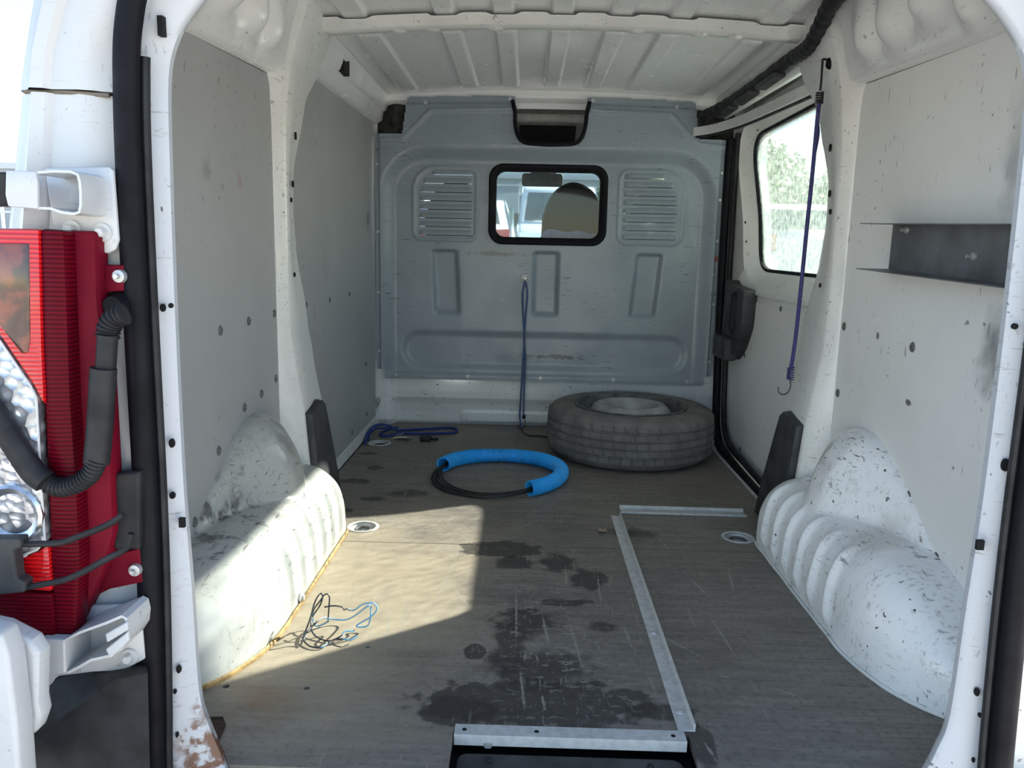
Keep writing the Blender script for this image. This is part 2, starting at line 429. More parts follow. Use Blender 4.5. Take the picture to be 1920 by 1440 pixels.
WOOD = plain('raw_plywood_edge', (0.42, 0.27, 0.10), 0.7, var=0.3, scale=50)
PAPER = plain('paper', (0.62, 0.60, 0.54), 0.8, var=0.06)
REDPL = plain('dark_red_plastic', (0.17, 0.003, 0.016), 0.5, var=0.15, scale=8)
SEAT = plain('charcoal_seat_fabric', (0.010, 0.0095, 0.009), 1.0, var=0.0, scale=20)
LINER = plain('grey_headliner', (0.34, 0.33, 0.31), 0.9, var=0.1)
DASH = plain('dark_dashboard', (0.05, 0.055, 0.07), 0.6)
BLUECLOTH = plain('blue_cloth', (0.16, 0.22, 0.48), 0.85, var=0.1)
MIRRORM = plain('mirror_back_plastic', (0.09, 0.10, 0.10), 0.5)
RUSTM = plain('rusty_steel', (0.085, 0.045, 0.03), 0.85, var=0.4, scale=60)
TAPE = plain('worn_tape', (0.42, 0.41, 0.40), 0.6, var=0.4, scale=60)
WIREBLUE = NT('blue_black_wire')
WIREBLUE = WIREBLUE.out(WIREBLUE.mix(WIREBLUE.ramp(WIREBLUE.noise(9, 2), 0.44, 0.5), (0.04, 0.045, 0.05), (0.20, 0.42, 0.62)), 0.4)

def glass(name, tint=(0.92, 0.97, 0.97), dirt=0.0, scale=60, dcol=(0.8, 0.85, 0.8), streak=False):
    t = NT(name)
    tr = t.n('ShaderNodeBsdfTransparent'); tr.inputs[0].default_value = tint + (1,)
    gl = t.n('ShaderNodeBsdfGlossy'); gl.inputs['Roughness'].default_value = 0.03
    fr = t.n('ShaderNodeFresnel'); fr.inputs[0].default_value = 1.45
    mx = t.n('ShaderNodeMixShader'); t.link(t.math('MULTIPLY', fr.outputs[0], 0.6), mx.inputs[0]); t.link(tr.outputs[0], mx.inputs[1]); t.link(gl.outputs[0], mx.inputs[2])
    last = mx.outputs[0]
    if dirt:
        tl = t.n('ShaderNodeBsdfTranslucent'); tl.inputs[0].default_value = dcol + (1,)
        df = t.n('ShaderNodeBsdfDiffuse'); df.inputs[0].default_value = dcol + (1,)
        ad = t.n('ShaderNodeMixShader'); ad.inputs[0].default_value = 0.35; t.link(tl.outputs[0], ad.inputs[1]); t.link(df.outputs[0], ad.inputs[2])
        k = t.ramp(t.noise(scale, 6, t.mapping(scale=(1, 1, 0.6)), rough=0.75), 0.36, 0.68)
        if streak:
            k = t.math('MAXIMUM', t.math('MULTIPLY', k, 1.0), t.math('MULTIPLY', t.ramp(t.noise(1.0, 4, t.mapping(scale=(30, 30, 2.5))), 0.55, 0.75), 0.6))
        m2 = t.n('ShaderNodeMixShader'); t.link(t.math('MULTIPLY', k, dirt), m2.inputs[0]); t.link(last, m2.inputs[1]); t.link(ad.outputs[0], m2.inputs[2])
        last = m2.outputs[0]
    t.link(last, t.o.inputs['Surface'])
    return t.m
GLASS = glass('cab_glass', (0.93, 0.98, 0.98))
GLASS_DIRTY = glass('dirty_side_glass', (0.90, 0.945, 0.94), 0.42, 90, (0.30, 0.36, 0.32), True)
SCREEN = glass('windscreen_glass', (0.86, 0.94, 0.95))
def lens(name, col, rough=0.12, bumpscale=(1, 1, 260), amt=0.8, coat=0.6):
    t = NT(name)
    w = t.n('ShaderNodeTexWave', wave_type='BANDS', bands_direction='Z'); w.inputs['Scale'].default_value = bumpscale[2] / 20.0
    t.link(t.pos(), w.inputs['Vector'])
    k = w.outputs['Fac']
    m = t.out(t.mix(k, col, tuple(x * 0.45 for x in col)), rough, 0, 0.6, bump=k, bumps=amt, bumpd=0.003)
    m.node_tree.nodes['Principled BSDF'].inputs['Coat Weight'].default_value = coat
    return m
LENSRED = lens('red_lens', (0.80, 0.010, 0.014), bumpscale=(1, 1, 1100), amt=0.3)
LENSDARK = lens('dark_red_lens', (0.13, 0.002, 0.010), bumpscale=(1, 1, 1100), amt=0.2, coat=0.05, rough=0.35)
t = NT('amber_brown_lens_window')
LENSAMBER = t.out(t.mix(t.ramp(t.noise(25, 4), 0.4, 0.6), (0.20, 0.045, 0.02), (0.05, 0.02, 0.012)), 0.15, 0, 0.6)
t = NT('clear_faceted_lens')
v = t.n('ShaderNodeTexVoronoi'); v.inputs['Scale'].default_value = 75; t.link(t.pos(), v.inputs['Vector'])
CLEAR = t.out(t.mix(t.ramp(v.outputs['Distance'], 0.1, 0.7), (0.80, 0.81, 0.82), (0.30, 0.31, 0.33)), 0.12, 0.55, 0.5, bump=v.outputs['Distance'], bumps=0.8, bumpd=0.004)

for m_, sp_ in ((REDPL, 0.12), (LENSDARK, 0.08), (BLACKPL, 0.3), (RUBBER, 0.15)):
    m_.node_tree.nodes['Principled BSDF'].inputs['Specular IOR Level'].default_value = sp_
LENSDARK.node_tree.nodes['Principled BSDF'].inputs['Coat Weight'].default_value = 0.0

# ================================================================== SETTING
WX = 0.745          # inner face of the side linings
# ---- floor
floor = MB().box((-0.80, 1.00, -0.10), (0.80, 3.50, -0.06)).build('floor', BLACKPL, kind='structure', label='brown worn plywood load floor of the van')
def board(name, outer, holes, z0=-0.012, z1=0.0):
    mb = MB(); mb.prism([(x, y, z0) for x, y in outer], (0, 0, z1 - z0))
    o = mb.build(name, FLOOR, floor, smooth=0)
    cutters = []
    for hm in holes:
        me = bpy.data.meshes.new('cut'); me.from_pydata([tuple(Vector(p) - wloc(floor)) for p in hm.v], [], hm.f); me.update()
        bm = bmesh.new(); bm.from_mesh(me); bmesh.ops.recalc_face_normals(bm, faces=bm.faces); bm.to_mesh(me); bm.free()
        cu = bpy.data.objects.new('cut', me); COL.objects.link(cu); cu.parent = floor; cutters.append(cu)
        md = o.modifiers.new('b', 'BOOLEAN'); md.operation = 'DIFFERENCE'; md.object = cu; md.solver = 'EXACT'
    bpy.context.view_layer.update()
    me2 = bpy.data.meshes.new_from_object(o.evaluated_get(bpy.context.evaluated_depsgraph_get()))
    o.modifiers.clear(); old = o.data; o.data = me2; bpy.data.meshes.remove(old)
    for cu in cutters: bpy.data.objects.remove(cu)
    return o
def hole_cyl(c, rx, ry, n=28):
    return MB().prism([(c[0] + rx * math.cos(2*PI*k/n), c[1] + ry * math.sin(2*PI*k/n), -0.05) for k in range(n)], (0, 0, 0.1))
WELLS = [(-0.536, 2.098), (0.536, 2.095), (-0.671, 3.062)]
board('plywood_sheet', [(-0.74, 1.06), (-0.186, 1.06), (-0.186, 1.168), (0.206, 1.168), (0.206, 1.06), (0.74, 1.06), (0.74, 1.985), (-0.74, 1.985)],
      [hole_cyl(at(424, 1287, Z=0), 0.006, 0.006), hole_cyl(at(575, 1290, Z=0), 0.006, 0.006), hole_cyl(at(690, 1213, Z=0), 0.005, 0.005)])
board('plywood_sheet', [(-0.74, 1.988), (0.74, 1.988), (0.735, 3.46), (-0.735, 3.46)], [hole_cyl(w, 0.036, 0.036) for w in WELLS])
# sill edge of the load floor behind the boards
MB().box((-0.60, 0.985, -0.10), (0.60, 1.058, -0.022)).build('rear_sill', GREYPL, floor, bevel=0.006)
MB().box((-0.19, 1.0, -0.06), (0.21, 1.17, -0.045)).build('step_recess', BLACKPL, floor)
# narrow edge strips
MB().prism([(0.690, 2.36, 0.0), (0.720, 2.36, 0.0), (0.722, 3.20, 0.0), (0.700, 3.20, 0.0)], (0, 0, 0.003)).build('edge_strip', ALU, floor)

# ---- wheel arches
def arch_surface(sx, mat, label, base):
    ys = np.linspace(1.20, 2.125, 200); th = np.linspace(0, PI / 2, 64)
    Wt = [(1.20, .002), (1.26, .05), (1.32, .10), (1.42, .175), (1.5, .235), (1.6, .30), (1.68, .352), (1.76, .381), (1.84, .386), (1.92, .362), (2.0, .30), (2.06, .22), (2.1, .12), (2.125, .002)]
    yy = np.linspace(1.2, 2.125, 400); Wv = interp(yy, Wt); kk = np.ones(17) / 17
    Wv = np.convolve(np.pad(Wv, 8, mode='edge'), kk, 'valid'); W = np.interp(ys, yy, Wv)
    u = np.clip((1.50 - ys) / 0.29, 0, 0.999); v_ = np.clip((ys - 2.02) / 0.09, 0, 0.999)
    A1 = 0.172 * np.sqrt(1 - u**2) * (1 - v_**4) ** 0.5
    u2 = np.clip((1.52 - ys) / 0.32, 0, 0.999); v2 = np.clip((ys - 1.98) / 0.14, 0, 0.999)
    B1 = 0.215 * np.sqrt(1 - u2**2) * np.sqrt(1 - v2**2)
    # tower depth
    A2 = 0.02 + 0.125 * np.exp(-((ys - 1.80) / 0.17) ** 2)
    P = np.zeros((len(ys), len(th), 3))
    ct, st = np.cos(th), np.sin(th)
    for i, y in enumerate(ys):
        n1 = 3.6
        r1 = ((ct / max(A1[i], 1e-3)) ** n1 + (st / max(B1[i], 1e-3)) ** n1) ** (-1 / n1)
        rib = 0.0
        for k, yc in enumerate((1.545, 1.635, 1.725, 1.812, 1.897, 1.978)):
            rib = rib + math.exp(-((y - yc) / 0.0135) ** 2)
        rib = rib * 0.013 * (1 - sstep(th, 0.75, 1.15)) * sstep(th, 0.04, 0.30) * min(1, A1[i] / 0.10)
        r1 = r1 + rib
        n2 = 2.3
        r2_ = ((ct / max(A2[i], 1e-3)) ** n2 + (st / max(W[i], 1e-3)) ** n2) ** (-1 / n2)
        flute = 0.005 * (math.exp(-((y - 1.76) / 0.02) ** 2) + math.exp(-((y - 1.84) / 0.02) ** 2) + math.exp(-((y - 1.92) / 0.02) ** 2)) * np.exp(-((th - 1.18) / 0.14) ** 2)
        r2_ = r2_ + flute
        k = 0.018
        h = np.clip(0.5 + 0.5 * (r1 - r2_) / k, 0, 1)
        r = r2_ * (1 - h) + r1 * h + k * h * (1 - h)
        for j in range(len(th)):
            wob = 0.002 * mnoise(Vector((y * 14, th[j] * 4, sx * 3.0)))
            P[i, j] = (sx * (WX - (r[j] + wob) * ct[j]), y, (r[j] + wob) * st[j])
    root = empty('wheel_arch', base, label, 'wheel arch')
    MB().grid(P).build('arch_panel', mat, root, smooth=50)
    # raw board edge / sealer line along the foot
    return root, P
la, PL = arch_surface(-1, ARCH_L, 'white wheel arch streaked with black scuffs, half in sunlight', (-0.66, 1.7, 0))
ra, PR = arch_surface(1, ARCH_R, 'white ribbed wheel arch in shade below the metal shelf', (0.66, 1.7, 0))
foot = [(p[0] + 0.004, p[1], 0.004) for p in PL[8:186:3, 0]]
MB().tube(foot, 0.006, 6, flat=0.6).build('board_edge', WOOD, la)
footR = [(p[0] - 0.003, p[1], 0.003) for p in PR[8:186:3, 0]]
MB().tube(footR, 0.004, 6, flat=0.6).build('board_edge', WHITE, ra)
b = at(560, 1120, X=-0.575)
MB().lathe([(0.0, 0.012), (0.006, 0.011), (0.008, 0.006), (0.012, 0.004), (0.012, 0.0)], (-0.573, b[1], b[2]), 'x', 12).build('bolt', ZINC, la)

# ---- side walls
def pillar_mesh(sx):
    zs = np.concatenate([np.linspace(0, 0.6, 25), np.linspace(0.62, 1.10, 14), np.linspace(1.12, 1.44, 28)])
    p = interp(zs, [(0, .078), (.34, .056), (.45, .040), (.55, .028), (.7, .024), (1.05, .026), (1.18, .033), (1.26, .043), (1.33, .056), (1.44, .085)])
    n0 = interp(zs, [(0, 2.02), (.3, 2.03), (1.1, 2.035), (1.19, 2.03), (1.24, 2.0), (1.28, 1.95), (1.33, 1.93), (1.40, 1.92)])
    a = interp(zs, [(0, 2.06), (.34, 2.072), (.6, 2.062), (1.1, 2.065), (1.2, 2.075), (1.28, 2.09), (1.40, 2.12)])
    cc = interp(zs, [(0, 2.40), (.31, 2.38), (.44, 2.33), (.64, 2.285), (.75, 2.22), (.88, 2.19), (1.0, 2.20), (1.08, 2.25), (1.2, 2.32), (1.28, 2.42), (1.44, 2.52)])
    bb = cc - interp(zs, [(0, .10), (.35, .10), (.5, .06), (1.1, .05), (1.44, .10)])
    rows = []
    for i, z in enumerate(zs):
        X0 = WX + 0.02; X1 = WX - p[i]
        r = 0.008
        rows.append([(sx*X0, n0[i], z), (sx*(WX-0.004), n0[i] + 0.004, z), (sx*(X1 + r*1.6), a[i] - r*1.2, z), (sx*(X1 + r*0.35), a[i] - r*0.2, z), (sx*X1, a[i] + r, z),
                     (sx*(X1), (a[i]*0.55 + bb[i]*0.45), z), (sx*(X1 + 0.004), (a[i]*0.45 + bb[i]*0.55), z),
                     (sx*(X1+0.002), bb[i] - r, z), (sx*(X1 + r*0.5), bb[i], z), (sx*(WX-0.003), cc[i], z), (sx*X0, cc[i] + 0.002, z)])
    return MB().grid(rows)
def lump(y, s, yc, sc, ry, rs): return np.exp(-((y - yc) / ry) ** 2 - ((s - sc) / rs) ** 2)
def rail_mesh(sx, y0, y1, zlo, rear):
    ys = np.linspace(y0, y1, 120); ss = np.linspace(0, 1, 30)
    P = np.zeros((len(ys), len(ss), 3))
    for i, y in enumerate(ys):
        zl = zlo(y)
        for j, s in enumerate(ss):
            # profile: small ledge, then a leaning face up to the roof
            if rear:
                X = np.interp(s, [0, .06, .12, .35, 0.6, 1.0], [WX, WX-.012, WX-.022, WX-.036, WX-.05, WX-.080]); Z = np.interp(s, [0, .06, .12, .35, .6, 1.0], [zl, zl + .004, zl + .012, zl + .05, zl + .11, 1.425])
                h = 0.030*lump(y, s, 1.93, .55, .045, .22) + 0.035*lump(y, s, 1.80, .58, .05, .22) - 0.02*lump(y, s, 1.865, .55, .02, .2) + 0.04*lump(y, s, 1.64, .62, .055, .2) - .02*lump(y, s, 1.72, .6, .02, .2) + .03*lump(y, s, 1.5, .5, .03, .25) + .02*lump(y, s, 1.35, .5, .1, .2)
            else:
                X = np.interp(s, [0, .1, .2, .5, .55, 1.0], [WX, WX-.012, WX-.028, WX-.034, WX-.045, WX-.06]); Z = np.interp(s, [0, .1, .2, .5, .55, 1.0], [zl, zl + .003, zl + .016, zl + .05, zl + .056, 1.425])
                h = 0.006*lump(y, s, 2.62, .75, .09, .15) + 0.006*lump(y, s, 2.9, .75, .05, .15)
            P[i, j] = (sx * (X - h * 0.8), y, Z - h * 0.6)
    return MB().grid(P)
zl_rear = lambda y: float(np.interp(y, [1.05, 1.5, 2.04], [1.165, 1.187, 1.218]))
zl_front = lambda y: float(np.interp(y, [2.3, 3.4], [1.292, 1.312]))

wall_left = MB().box((-0.80, 1.50, -0.06), (-0.775, 3.45, 1.35)).build('wall_left', WHITE, kind='structure', label='left inner side of the van with grey lining boards')
wall_right = MB().box((0.775, 1.10, -0.06), (0.80, 2.28, 1.35)).build('wall_right', WHITE, kind='structure', label='right inner side of the van with lining board paled by painted haze')
def plugs(parent, sx, X, pts, r=0.0115):
    for p in pts:
        q = at(p[0], p[1], X=sx * X)
        MB().lathe([(0.0, 0.0022), (r*0.35, 0.0022), (r*0.4, 0.0012), (r*0.45, 0.0022), (r*0.85, 0.0022), (r, 0.0)] if sx < 0 else [(0.0, -0.0022), (r*0.35, -0.0022), (r*0.4, -0.0012), (r*0.45, -0.0022), (r*0.85, -0.0022), (r, 0.0)], (sx * X, q[1], q[2]), 'x', 16).build('plug', PLUG, parent)
def slots(parent, pts, plane, val, size):
    """punched holes, each a thin black disc painted as the dark inside"""
    for (px, py, w, h) in pts:
        q = at(px, py, **{plane: val})
        mb = MB()
        n = 12
        if plane == 'X':
            s_ = 1 if val < 0 else -1
            mb.prism([(val + s_*0.0012, q[1] + w*math.cos(2*PI*k/n), q[2] + h*math.sin(2*PI*k/n)) for k in range(n)], (-s_*0.004, 0, 0))
        else:
            mb.prism([(q[0] + w*math.cos(2*PI*k/n), val - 0.0012, q[2] + h*math.sin(2*PI*k/n)) for k in range(n)], (0, 0.004, 0))
        mb.build('slot', HOLE, parent, smooth=0)

# left linings
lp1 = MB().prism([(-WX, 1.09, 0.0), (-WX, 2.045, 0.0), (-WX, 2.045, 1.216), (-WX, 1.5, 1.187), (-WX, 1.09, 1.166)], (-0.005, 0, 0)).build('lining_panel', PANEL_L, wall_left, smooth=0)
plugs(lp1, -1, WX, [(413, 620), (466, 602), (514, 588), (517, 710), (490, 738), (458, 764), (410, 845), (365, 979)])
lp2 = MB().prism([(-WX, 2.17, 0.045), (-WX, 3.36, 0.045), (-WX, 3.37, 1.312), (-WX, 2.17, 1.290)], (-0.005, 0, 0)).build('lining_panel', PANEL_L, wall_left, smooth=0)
plugs(lp2, -1, WX, [(574, 572), (618, 562), (655, 551), (686, 682), (687, 776), (660, 810), (626, 850)], 0.0095)
MB().prism([(-WX+0.003, 2.3, 0.0), (-WX+0.003, 3.44, 0.0), (-WX+0.001, 3.44, 0.048), (-WX+0.001, 2.3, 0.048)], (-0.01, 0, 0)).build('base_strip', WHITE, wall_left, smooth=0, bevel=0.002)
pl = pillar_mesh(-1).build('pillar', WHITE, wall_left, smooth=55)
rl1 = rail_mesh(-1, 1.05, 2.06, zl_rear, True).build('roof_rail', WHITE_CLEAN, wall_left, smooth=60)
rl2 = rail_mesh(-1, 2.16, 3.42, zl_front, False).build('roof_rail', WHITE_CLEAN, wall_left, smooth=60)
# right linings
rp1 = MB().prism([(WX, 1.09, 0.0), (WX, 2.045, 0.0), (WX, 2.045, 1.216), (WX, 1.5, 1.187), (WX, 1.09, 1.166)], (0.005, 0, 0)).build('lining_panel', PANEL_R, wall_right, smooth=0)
plugs(rp1, 1, WX, [(1583, 612), (1711, 651), (1571, 737), (1586, 818), (1632, 826), (1703, 930), (1755, 1046)])
pr = pillar_mesh(1).build('pillar', WHITE, wall_right, smooth=55)
rr1 = rail_mesh(1, 1.05, 2.06, zl_rear, True).build('roof_rail', WHITE_CLEAN, wall_right, smooth=60)
rr2 = rail_mesh(1, 2.16, 3.42, lambda y: zl_front(y) + 0.045, False).build('roof_rail', WHITE_CLEAN, wall_right, smooth=60)
slots(pl, [(586, 100, .010, .016), (555, 255, .004, .010), (550, 345, .005, .009), (547, 375, .004, .006), (553, 515, .004, .006)], 'X', -0.716, 1)
slots(pr, [(1556, 277, .006, .010), (1555, 363, .005, .009), (1556, 397, .005, .007), (1537, 535, .004, .006)], 'X', 0.716, 1)
def rail_slots(parent, sx, pts):
    for (px, py, w, h) in pts:
        q = at(px, py, X=sx * 0.675)
        mb = MB(); nrm = Vector((-sx * 0.75, 0, -0.66)); e1 = Vector((0, 1, 0)); e2 = nrm.cross(e1)
        c0 = Vector(q) + nrm * 0.03
        mb.prism([tuple(c0 + e1 * (w * a_) + e2 * (h * b_)) for a_, b_ in ((-1,-1),(1,-1),(1,1),(-1,1))], tuple(-nrm * 0.06))
        mb.build('slot', HOLE, parent, smooth=0)
q = None
MB().box((-0.72, 2.60, 1.350), (-0.688, 2.685, 1.398)).build('slot', HOLE, rl2, smooth=0)

# ---- ceiling
def roof_z(x): return 1.425 + 0.030 * (1 - (x / 0.70) ** 2)
def roof_panel(y0, y1, e0, e1):
    xs = np.linspace(-0.70, 0.70, 281); ys = np.linspace(y0, y1, 90)
    P = np.zeros((len(xs), len(ys), 3))
    X, Yg = np.meshgrid(xs, ys, indexing='ij')
    Zg = roof_z(X)
    for xc, hw in ((-0.58, 0.035), (-0.33, 0.032), (-0.165, 0.032), (0.0, 0.032), (0.165, 0.032), (0.33, 0.032), (0.58, 0.035)):
        rib = (1 - sstep(np.abs(X - xc), hw - 0.006, hw + 0.003)) * sstep(Yg, y0 + e0, y0 + e0 + 0.03) * (1 - sstep(Yg, y1 - e1 - 0.03, y1 - e1))
        Zg = Zg - 0.010 * rib
    Zg = Zg - 0.004 * sstep(Yg, y1 - 0.05, y1 - 0.03)
    P[..., 0], P[..., 1], P[..., 2] = X, Yg, Zg
    return MB().grid(P)
ceiling = MB().prism([(-0.64, 0.98, 1.475), (0.70, 0.98, 1.475), (0.72, 1.45, 1.475), (0.80, 3.5, 1.475), (-0.80, 3.5, 1.475), (-0.72, 1.45, 1.475)], (0, 0, 0.02)).build('ceiling', WHITE, kind='structure', label='white ribbed metal roof of the van from inside')
roof_panel(1.0, 2.40, 0.0, 0.06).build('roof_panel', WHITE_CLEAN, ceiling, smooth=40)
roof_panel(2.40, 3.40, 0.05, 0.10).build('roof_panel', WHITE_CLEAN, ceiling, smooth=40)
def bow_z(x): return 1.393 + 0.026 * (1 - (x / 0.66) ** 2)
def crossbow(y0, yA, yB, y1, h, name):
    xs = np.linspace(-0.70, 0.70, 140); rows = []
    for x in xs:
        z = bow_z(x); fl = 1.0 + 0.5 * sstep(abs(x), 0.55, 0.665)
        notch = 0.0
        for xc in (-0.33, -0.165, 0, 0.165, 0.33, 0.58, -0.58):
            notch = max(notch, 1 - float(sstep(abs(x - xc), 0.034, 0.048)))
        zt = z + h - 0.007 * notch
        rows.append([(x, y0 - 0.02 * (fl - 1), zt), (x, y0 - 0.018 * (fl - 1), zt - 0.004), (x, yA, z + 0.004), (x, yA + 0.006, z), (x, yB, z), (x, yB + 0.006, z + 0.003), (x, y1, z + h * 0.5), (x, y1 + 0.012, z + h * 0.5)])
    return MB().grid(rows)
bow = crossbow(2.285, 2.305, 2.355, 2.40, 0.028, 'bow').build('roof_bow', WHITE, ceiling, smooth=40)
for px in (762, 822, 932, 1185, 1300, 1365):
    q = at(px, 78, Z=bow_z(0.3))
    MB().lathe([(0.0, -0.006), (0.012, -0.005), (0.02, -0.002), (0.024, 0.0)], (q[0], 2.345, bow_z(q[0])), 'z', 18).build('dimple', WHITE, bow)
# header over the bulkhead
rows = []
for x in np.linspace(-0.72, 0.72, 60):
    z = 1.408 + 0.020 * (1 - (x / 0.66) ** 2)
    rows.append([(x, 3.372, z + 0.05), (x, 3.368, z + 0.02), (x, 3.372, z - 0.006), (x, 3.39, z - 0.016), (x, 3.42, z - 0.018), (x, 3.43, z - 0.04)])
MB().grid(rows).build('roof_header', WHITE_CLEAN, ceiling, smooth=40)

# ---- rear door frame (pillars and weatherstrips)
JIN = [(-0.52, -0.02), (-0.528, 0.02), (-0.545, 0.07), (-0.558, 0.13), (-0.561, 0.30), (-0.565, 0.46), (-0.564, 0.69), (-0.560, 0.90), (-0.556, 1.0), (-0.545, 1.045), (-0.525, 1.078), (-0.49, 1.115), (-0.44, 1.15), (-0.36, 1.18), (-0.22, 1.205), (0.0, 1.215)]
JOUT = [(-0.62, -0.02), (-0.617, 0.02), (-0.615, 0.07), (-0.612, 0.13), (-0.606, 0.30), (-0.603, 0.46), (-0.602, 0.69), (-0.600, 0.90), (-0.596, 1.0), (-0.589, 1.055), (-0.575, 1.10), (-0.54, 1.148), (-0.47, 1.19), (-0.38, 1.222), (-0.23, 1.25), (0.0, 1.26)]
def jamb(sx, label, base):
    root = empty('door_pillar', base, label, 'pillar')
    rows = []
    J1 = smoothpath([(a[0], 0, a[1]) for a in JIN], 5); J2 = smoothpath([(a[0], 0, a[1]) for a in JOUT], 5)
    for a, b_ in zip(J1, J2):
        m = a * 0.5 + b_ * 0.5; q = a * 0.15 + b_ * 0.85
        zz = a.z; w = 0.003 * mnoise(Vector((zz * 9, sx, 0)))
        rows.append([(sx*b_.x, 1.075, b_.z), (sx*b_.x, 1.015, b_.z), (sx*(q.x), 1.012, q.z), (sx*(q.x*0.8 + m.x*0.2), 1.028, q.z*0.8 + m.z*0.2), (sx*m.x, 1.034 + w, m.z),
                     (sx*(a.x - 0.006), 1.042, a.z), (sx*a.x, 1.048, a.z), (sx*(a.x - 0.001), 1.06, a.z), (sx*(a.x - 0.05), 1.10, a.z + 0.01), (sx*(a.x - 0.13), 1.13, a.z + 0.02)])
    MB().grid(rows).build('pillar_sheet', JAMB, root, smooth=45)
    # loop of black rubber, half of the opening on this side
    path = [(sx*(b_.x + float(np.interp(b_.z, [0, 1.0], [0.006, 0.010])) * (1 if abs(b_.x) > 0.05 else 0)), 1.0, b_.z + (0.0 if b_.z < 1.0 else 0.006)) for b_ in J2]
    path = [p for p in path if abs(p[0]) > 0.004]
    return root, path
jl, pathL = jamb(-1, 'white door pillar with a rusty foot beside the red tail light', (-0.59, 1.05, 0))
jr, pathR = jamb(1, 'chipped white door pillar at the edge beside the metal shelf', (0.59, 1.05, 0))
slots(jl, [(305, 577, .0036, .0055), (320, 573, .003, .0035), (322, 831, .004, .0065), (335, 1255, .0035, .006), (328, 1297, .002, .0035), (332, 1378, .002, .004), (323, 929, .004, .005)], 'Y', 1.030, 1)
slots(jr, [(1885, 872, .005, .009), (1832, 1298, .0035, .006), (1837, 1341, .002, .0035), (1825, 1425, .002, .004), (1903, 612, .004, .004)], 'Y', 1.030, 1)
for (px, py, w, h, r_) in ((304, 50, .0035, .012, jl), (341, 980, .0040, .007, jl), (1838, 1022, .005, .007, jr)):
    q = at(px, py, Y=1.03); MB().box((q[0]-w, 1.0285 if py > 100 else 1.024, q[2]-h), (q[0]+w, 1.034, q[2]+h)).build('slot', HOLE, r_, smooth=0)
def seal(path, label):
    r = empty('weatherstrip', (path[0][0], 1.0, 0), label, 'door seal')
    MB().tube(path, 0.015, 14, flat=1.1, up=(0, 1, 0)).build('rubber_bulb', RUBBER, r, smooth=60)
    MB().tube([(p[0] + (0.018 if p[0] < 0 else -0.018) * (1 if p[2] < 1.05 else 0), p[1] + 0.012, p[2]) for p in path if p[2] < 1.03], 0.006, 8).build('grip_lip', BLACKPL, r)
seal(pathL, 'thick black rubber door seal between tail light and interior')
seal(pathR, 'black rubber door seal along the far right edge')
# floor corner rust plate
q = [at(*p, Z=0.001) for p in ((380, 1345), (418, 1345), (424, 1360), (390, 1440), (340, 1440))]
MB().prism([tuple(p) for p in q], (0, 0, 0.0015)).build('rust_patch', RUSTM, floor, label='rusty corner at the foot of the pillar')

# ---- front sill wall under the bulkhead
xs = np.linspace(-0.76, 0.76, 200); zs = np.linspace(-0.01, 0.275, 70)
Xg, Zg = np.meshgrid(xs, zs, indexing='ij')
Yg = interp(Zg, [(-.01, 3.462), (0.0, 3.46), (.012, 3.448), (.06, 3.442), (.10, 3.428), (.13, 3.408), (.16, 3.405), (.23, 3.405), (.30, 3.42)])
dd = rbox(Xg, Zg, 0.05, 0.04, 0.42, 0.025, 0.02); Yg = Yg - 0.010 * sstep(-dd, -0.006, 0.006)
side = sstep(np.abs(Xg), 0.655, 0.70); Yg = Yg * (1 - side) + (3.388 + 0.02 * (1 - sstep(Zg, 0.0, 0.03))) * side
P = np.stack([Xg, Yg, Zg], -1)
wall_front = MB().grid(P).build('wall_front', paint('white_front_sill', (0.78, 0.80, 0.80), 0.25, 0.7, 0.9), kind='structure', smooth=50, label='white metal sill below the grey bulkhead')

# ================================================================== BULKHEAD
BY = 3.345
PLN = BY + 0.036
bk = empty('bulkhead', (0, 3.36, 0.22), 'grey steel bulkhead with small window, vent louvres and pressed ribs', 'partition')
SLZ = [0.8515 + 0.0362 * i for i in range(8)]
def slot_x(sx, i):
    a, b_ = 0.322, 0.552
    if i == 7: b_ = 0.495
    if i == 6: b_ = 0.535
    if i == 5: b_ = 0.547
    return (a, b_)
zs = list(np.arange(0.224, 1.4301, 0.005))
crit = []
for z in SLZ: crit += [z - 0.0022, z + 0.016]
zs = sorted([z for z in zs if min(abs(z - c_) for c_ in crit) > 0.0024] + crit)
xs = np.arange(-0.735, 0.7351, 0.005)
zs = np.array(zs)
Xg, Zg = np.meshgrid(xs, zs, indexing='ij')
H = np.zeros_like(Xg)
big = rbox(Xg, Zg, 0, 0.45, 0.712, 0.765, 0.20)
H -= 0.036 * sstep(-big, -0.012, 0.062)
for bx, tl in ((-0.435, -0.008), (0.0, 0.0), (0.435, 0.012)):
    xx = Xg - bx - tl * (Zg - 0.64) / 0.15
    side_ = 1 - sstep(np.abs(xx), 0.040, 0.062)
    H -= 0.022 * side_ * sstep(Zg, 0.502, 0.532) * (1 - sstep(Zg, 0.778, 0.792))
d2 = rbox(Xg, Zg, 0, 0.352, 0.63, 0.086, 0.085); H -= 0.012 * sstep(-d2, -0.006, 0.030)
for sx in (-1, 1):
    d3 = np.where((Xg * sx > 0.44) & (Zg > 0.98), rbox(Xg, Zg, sx * 0.44, 0.983, 0.142, 0.158, 0.10), rbox(Xg, Zg, sx * 0.44, 0.983, 0.142, 0.158, 0.045))
    H += 0.005 * sstep(-d3, -0.003, 0.003) - 0.004 * sstep(-d3, 0.010, 0.016)
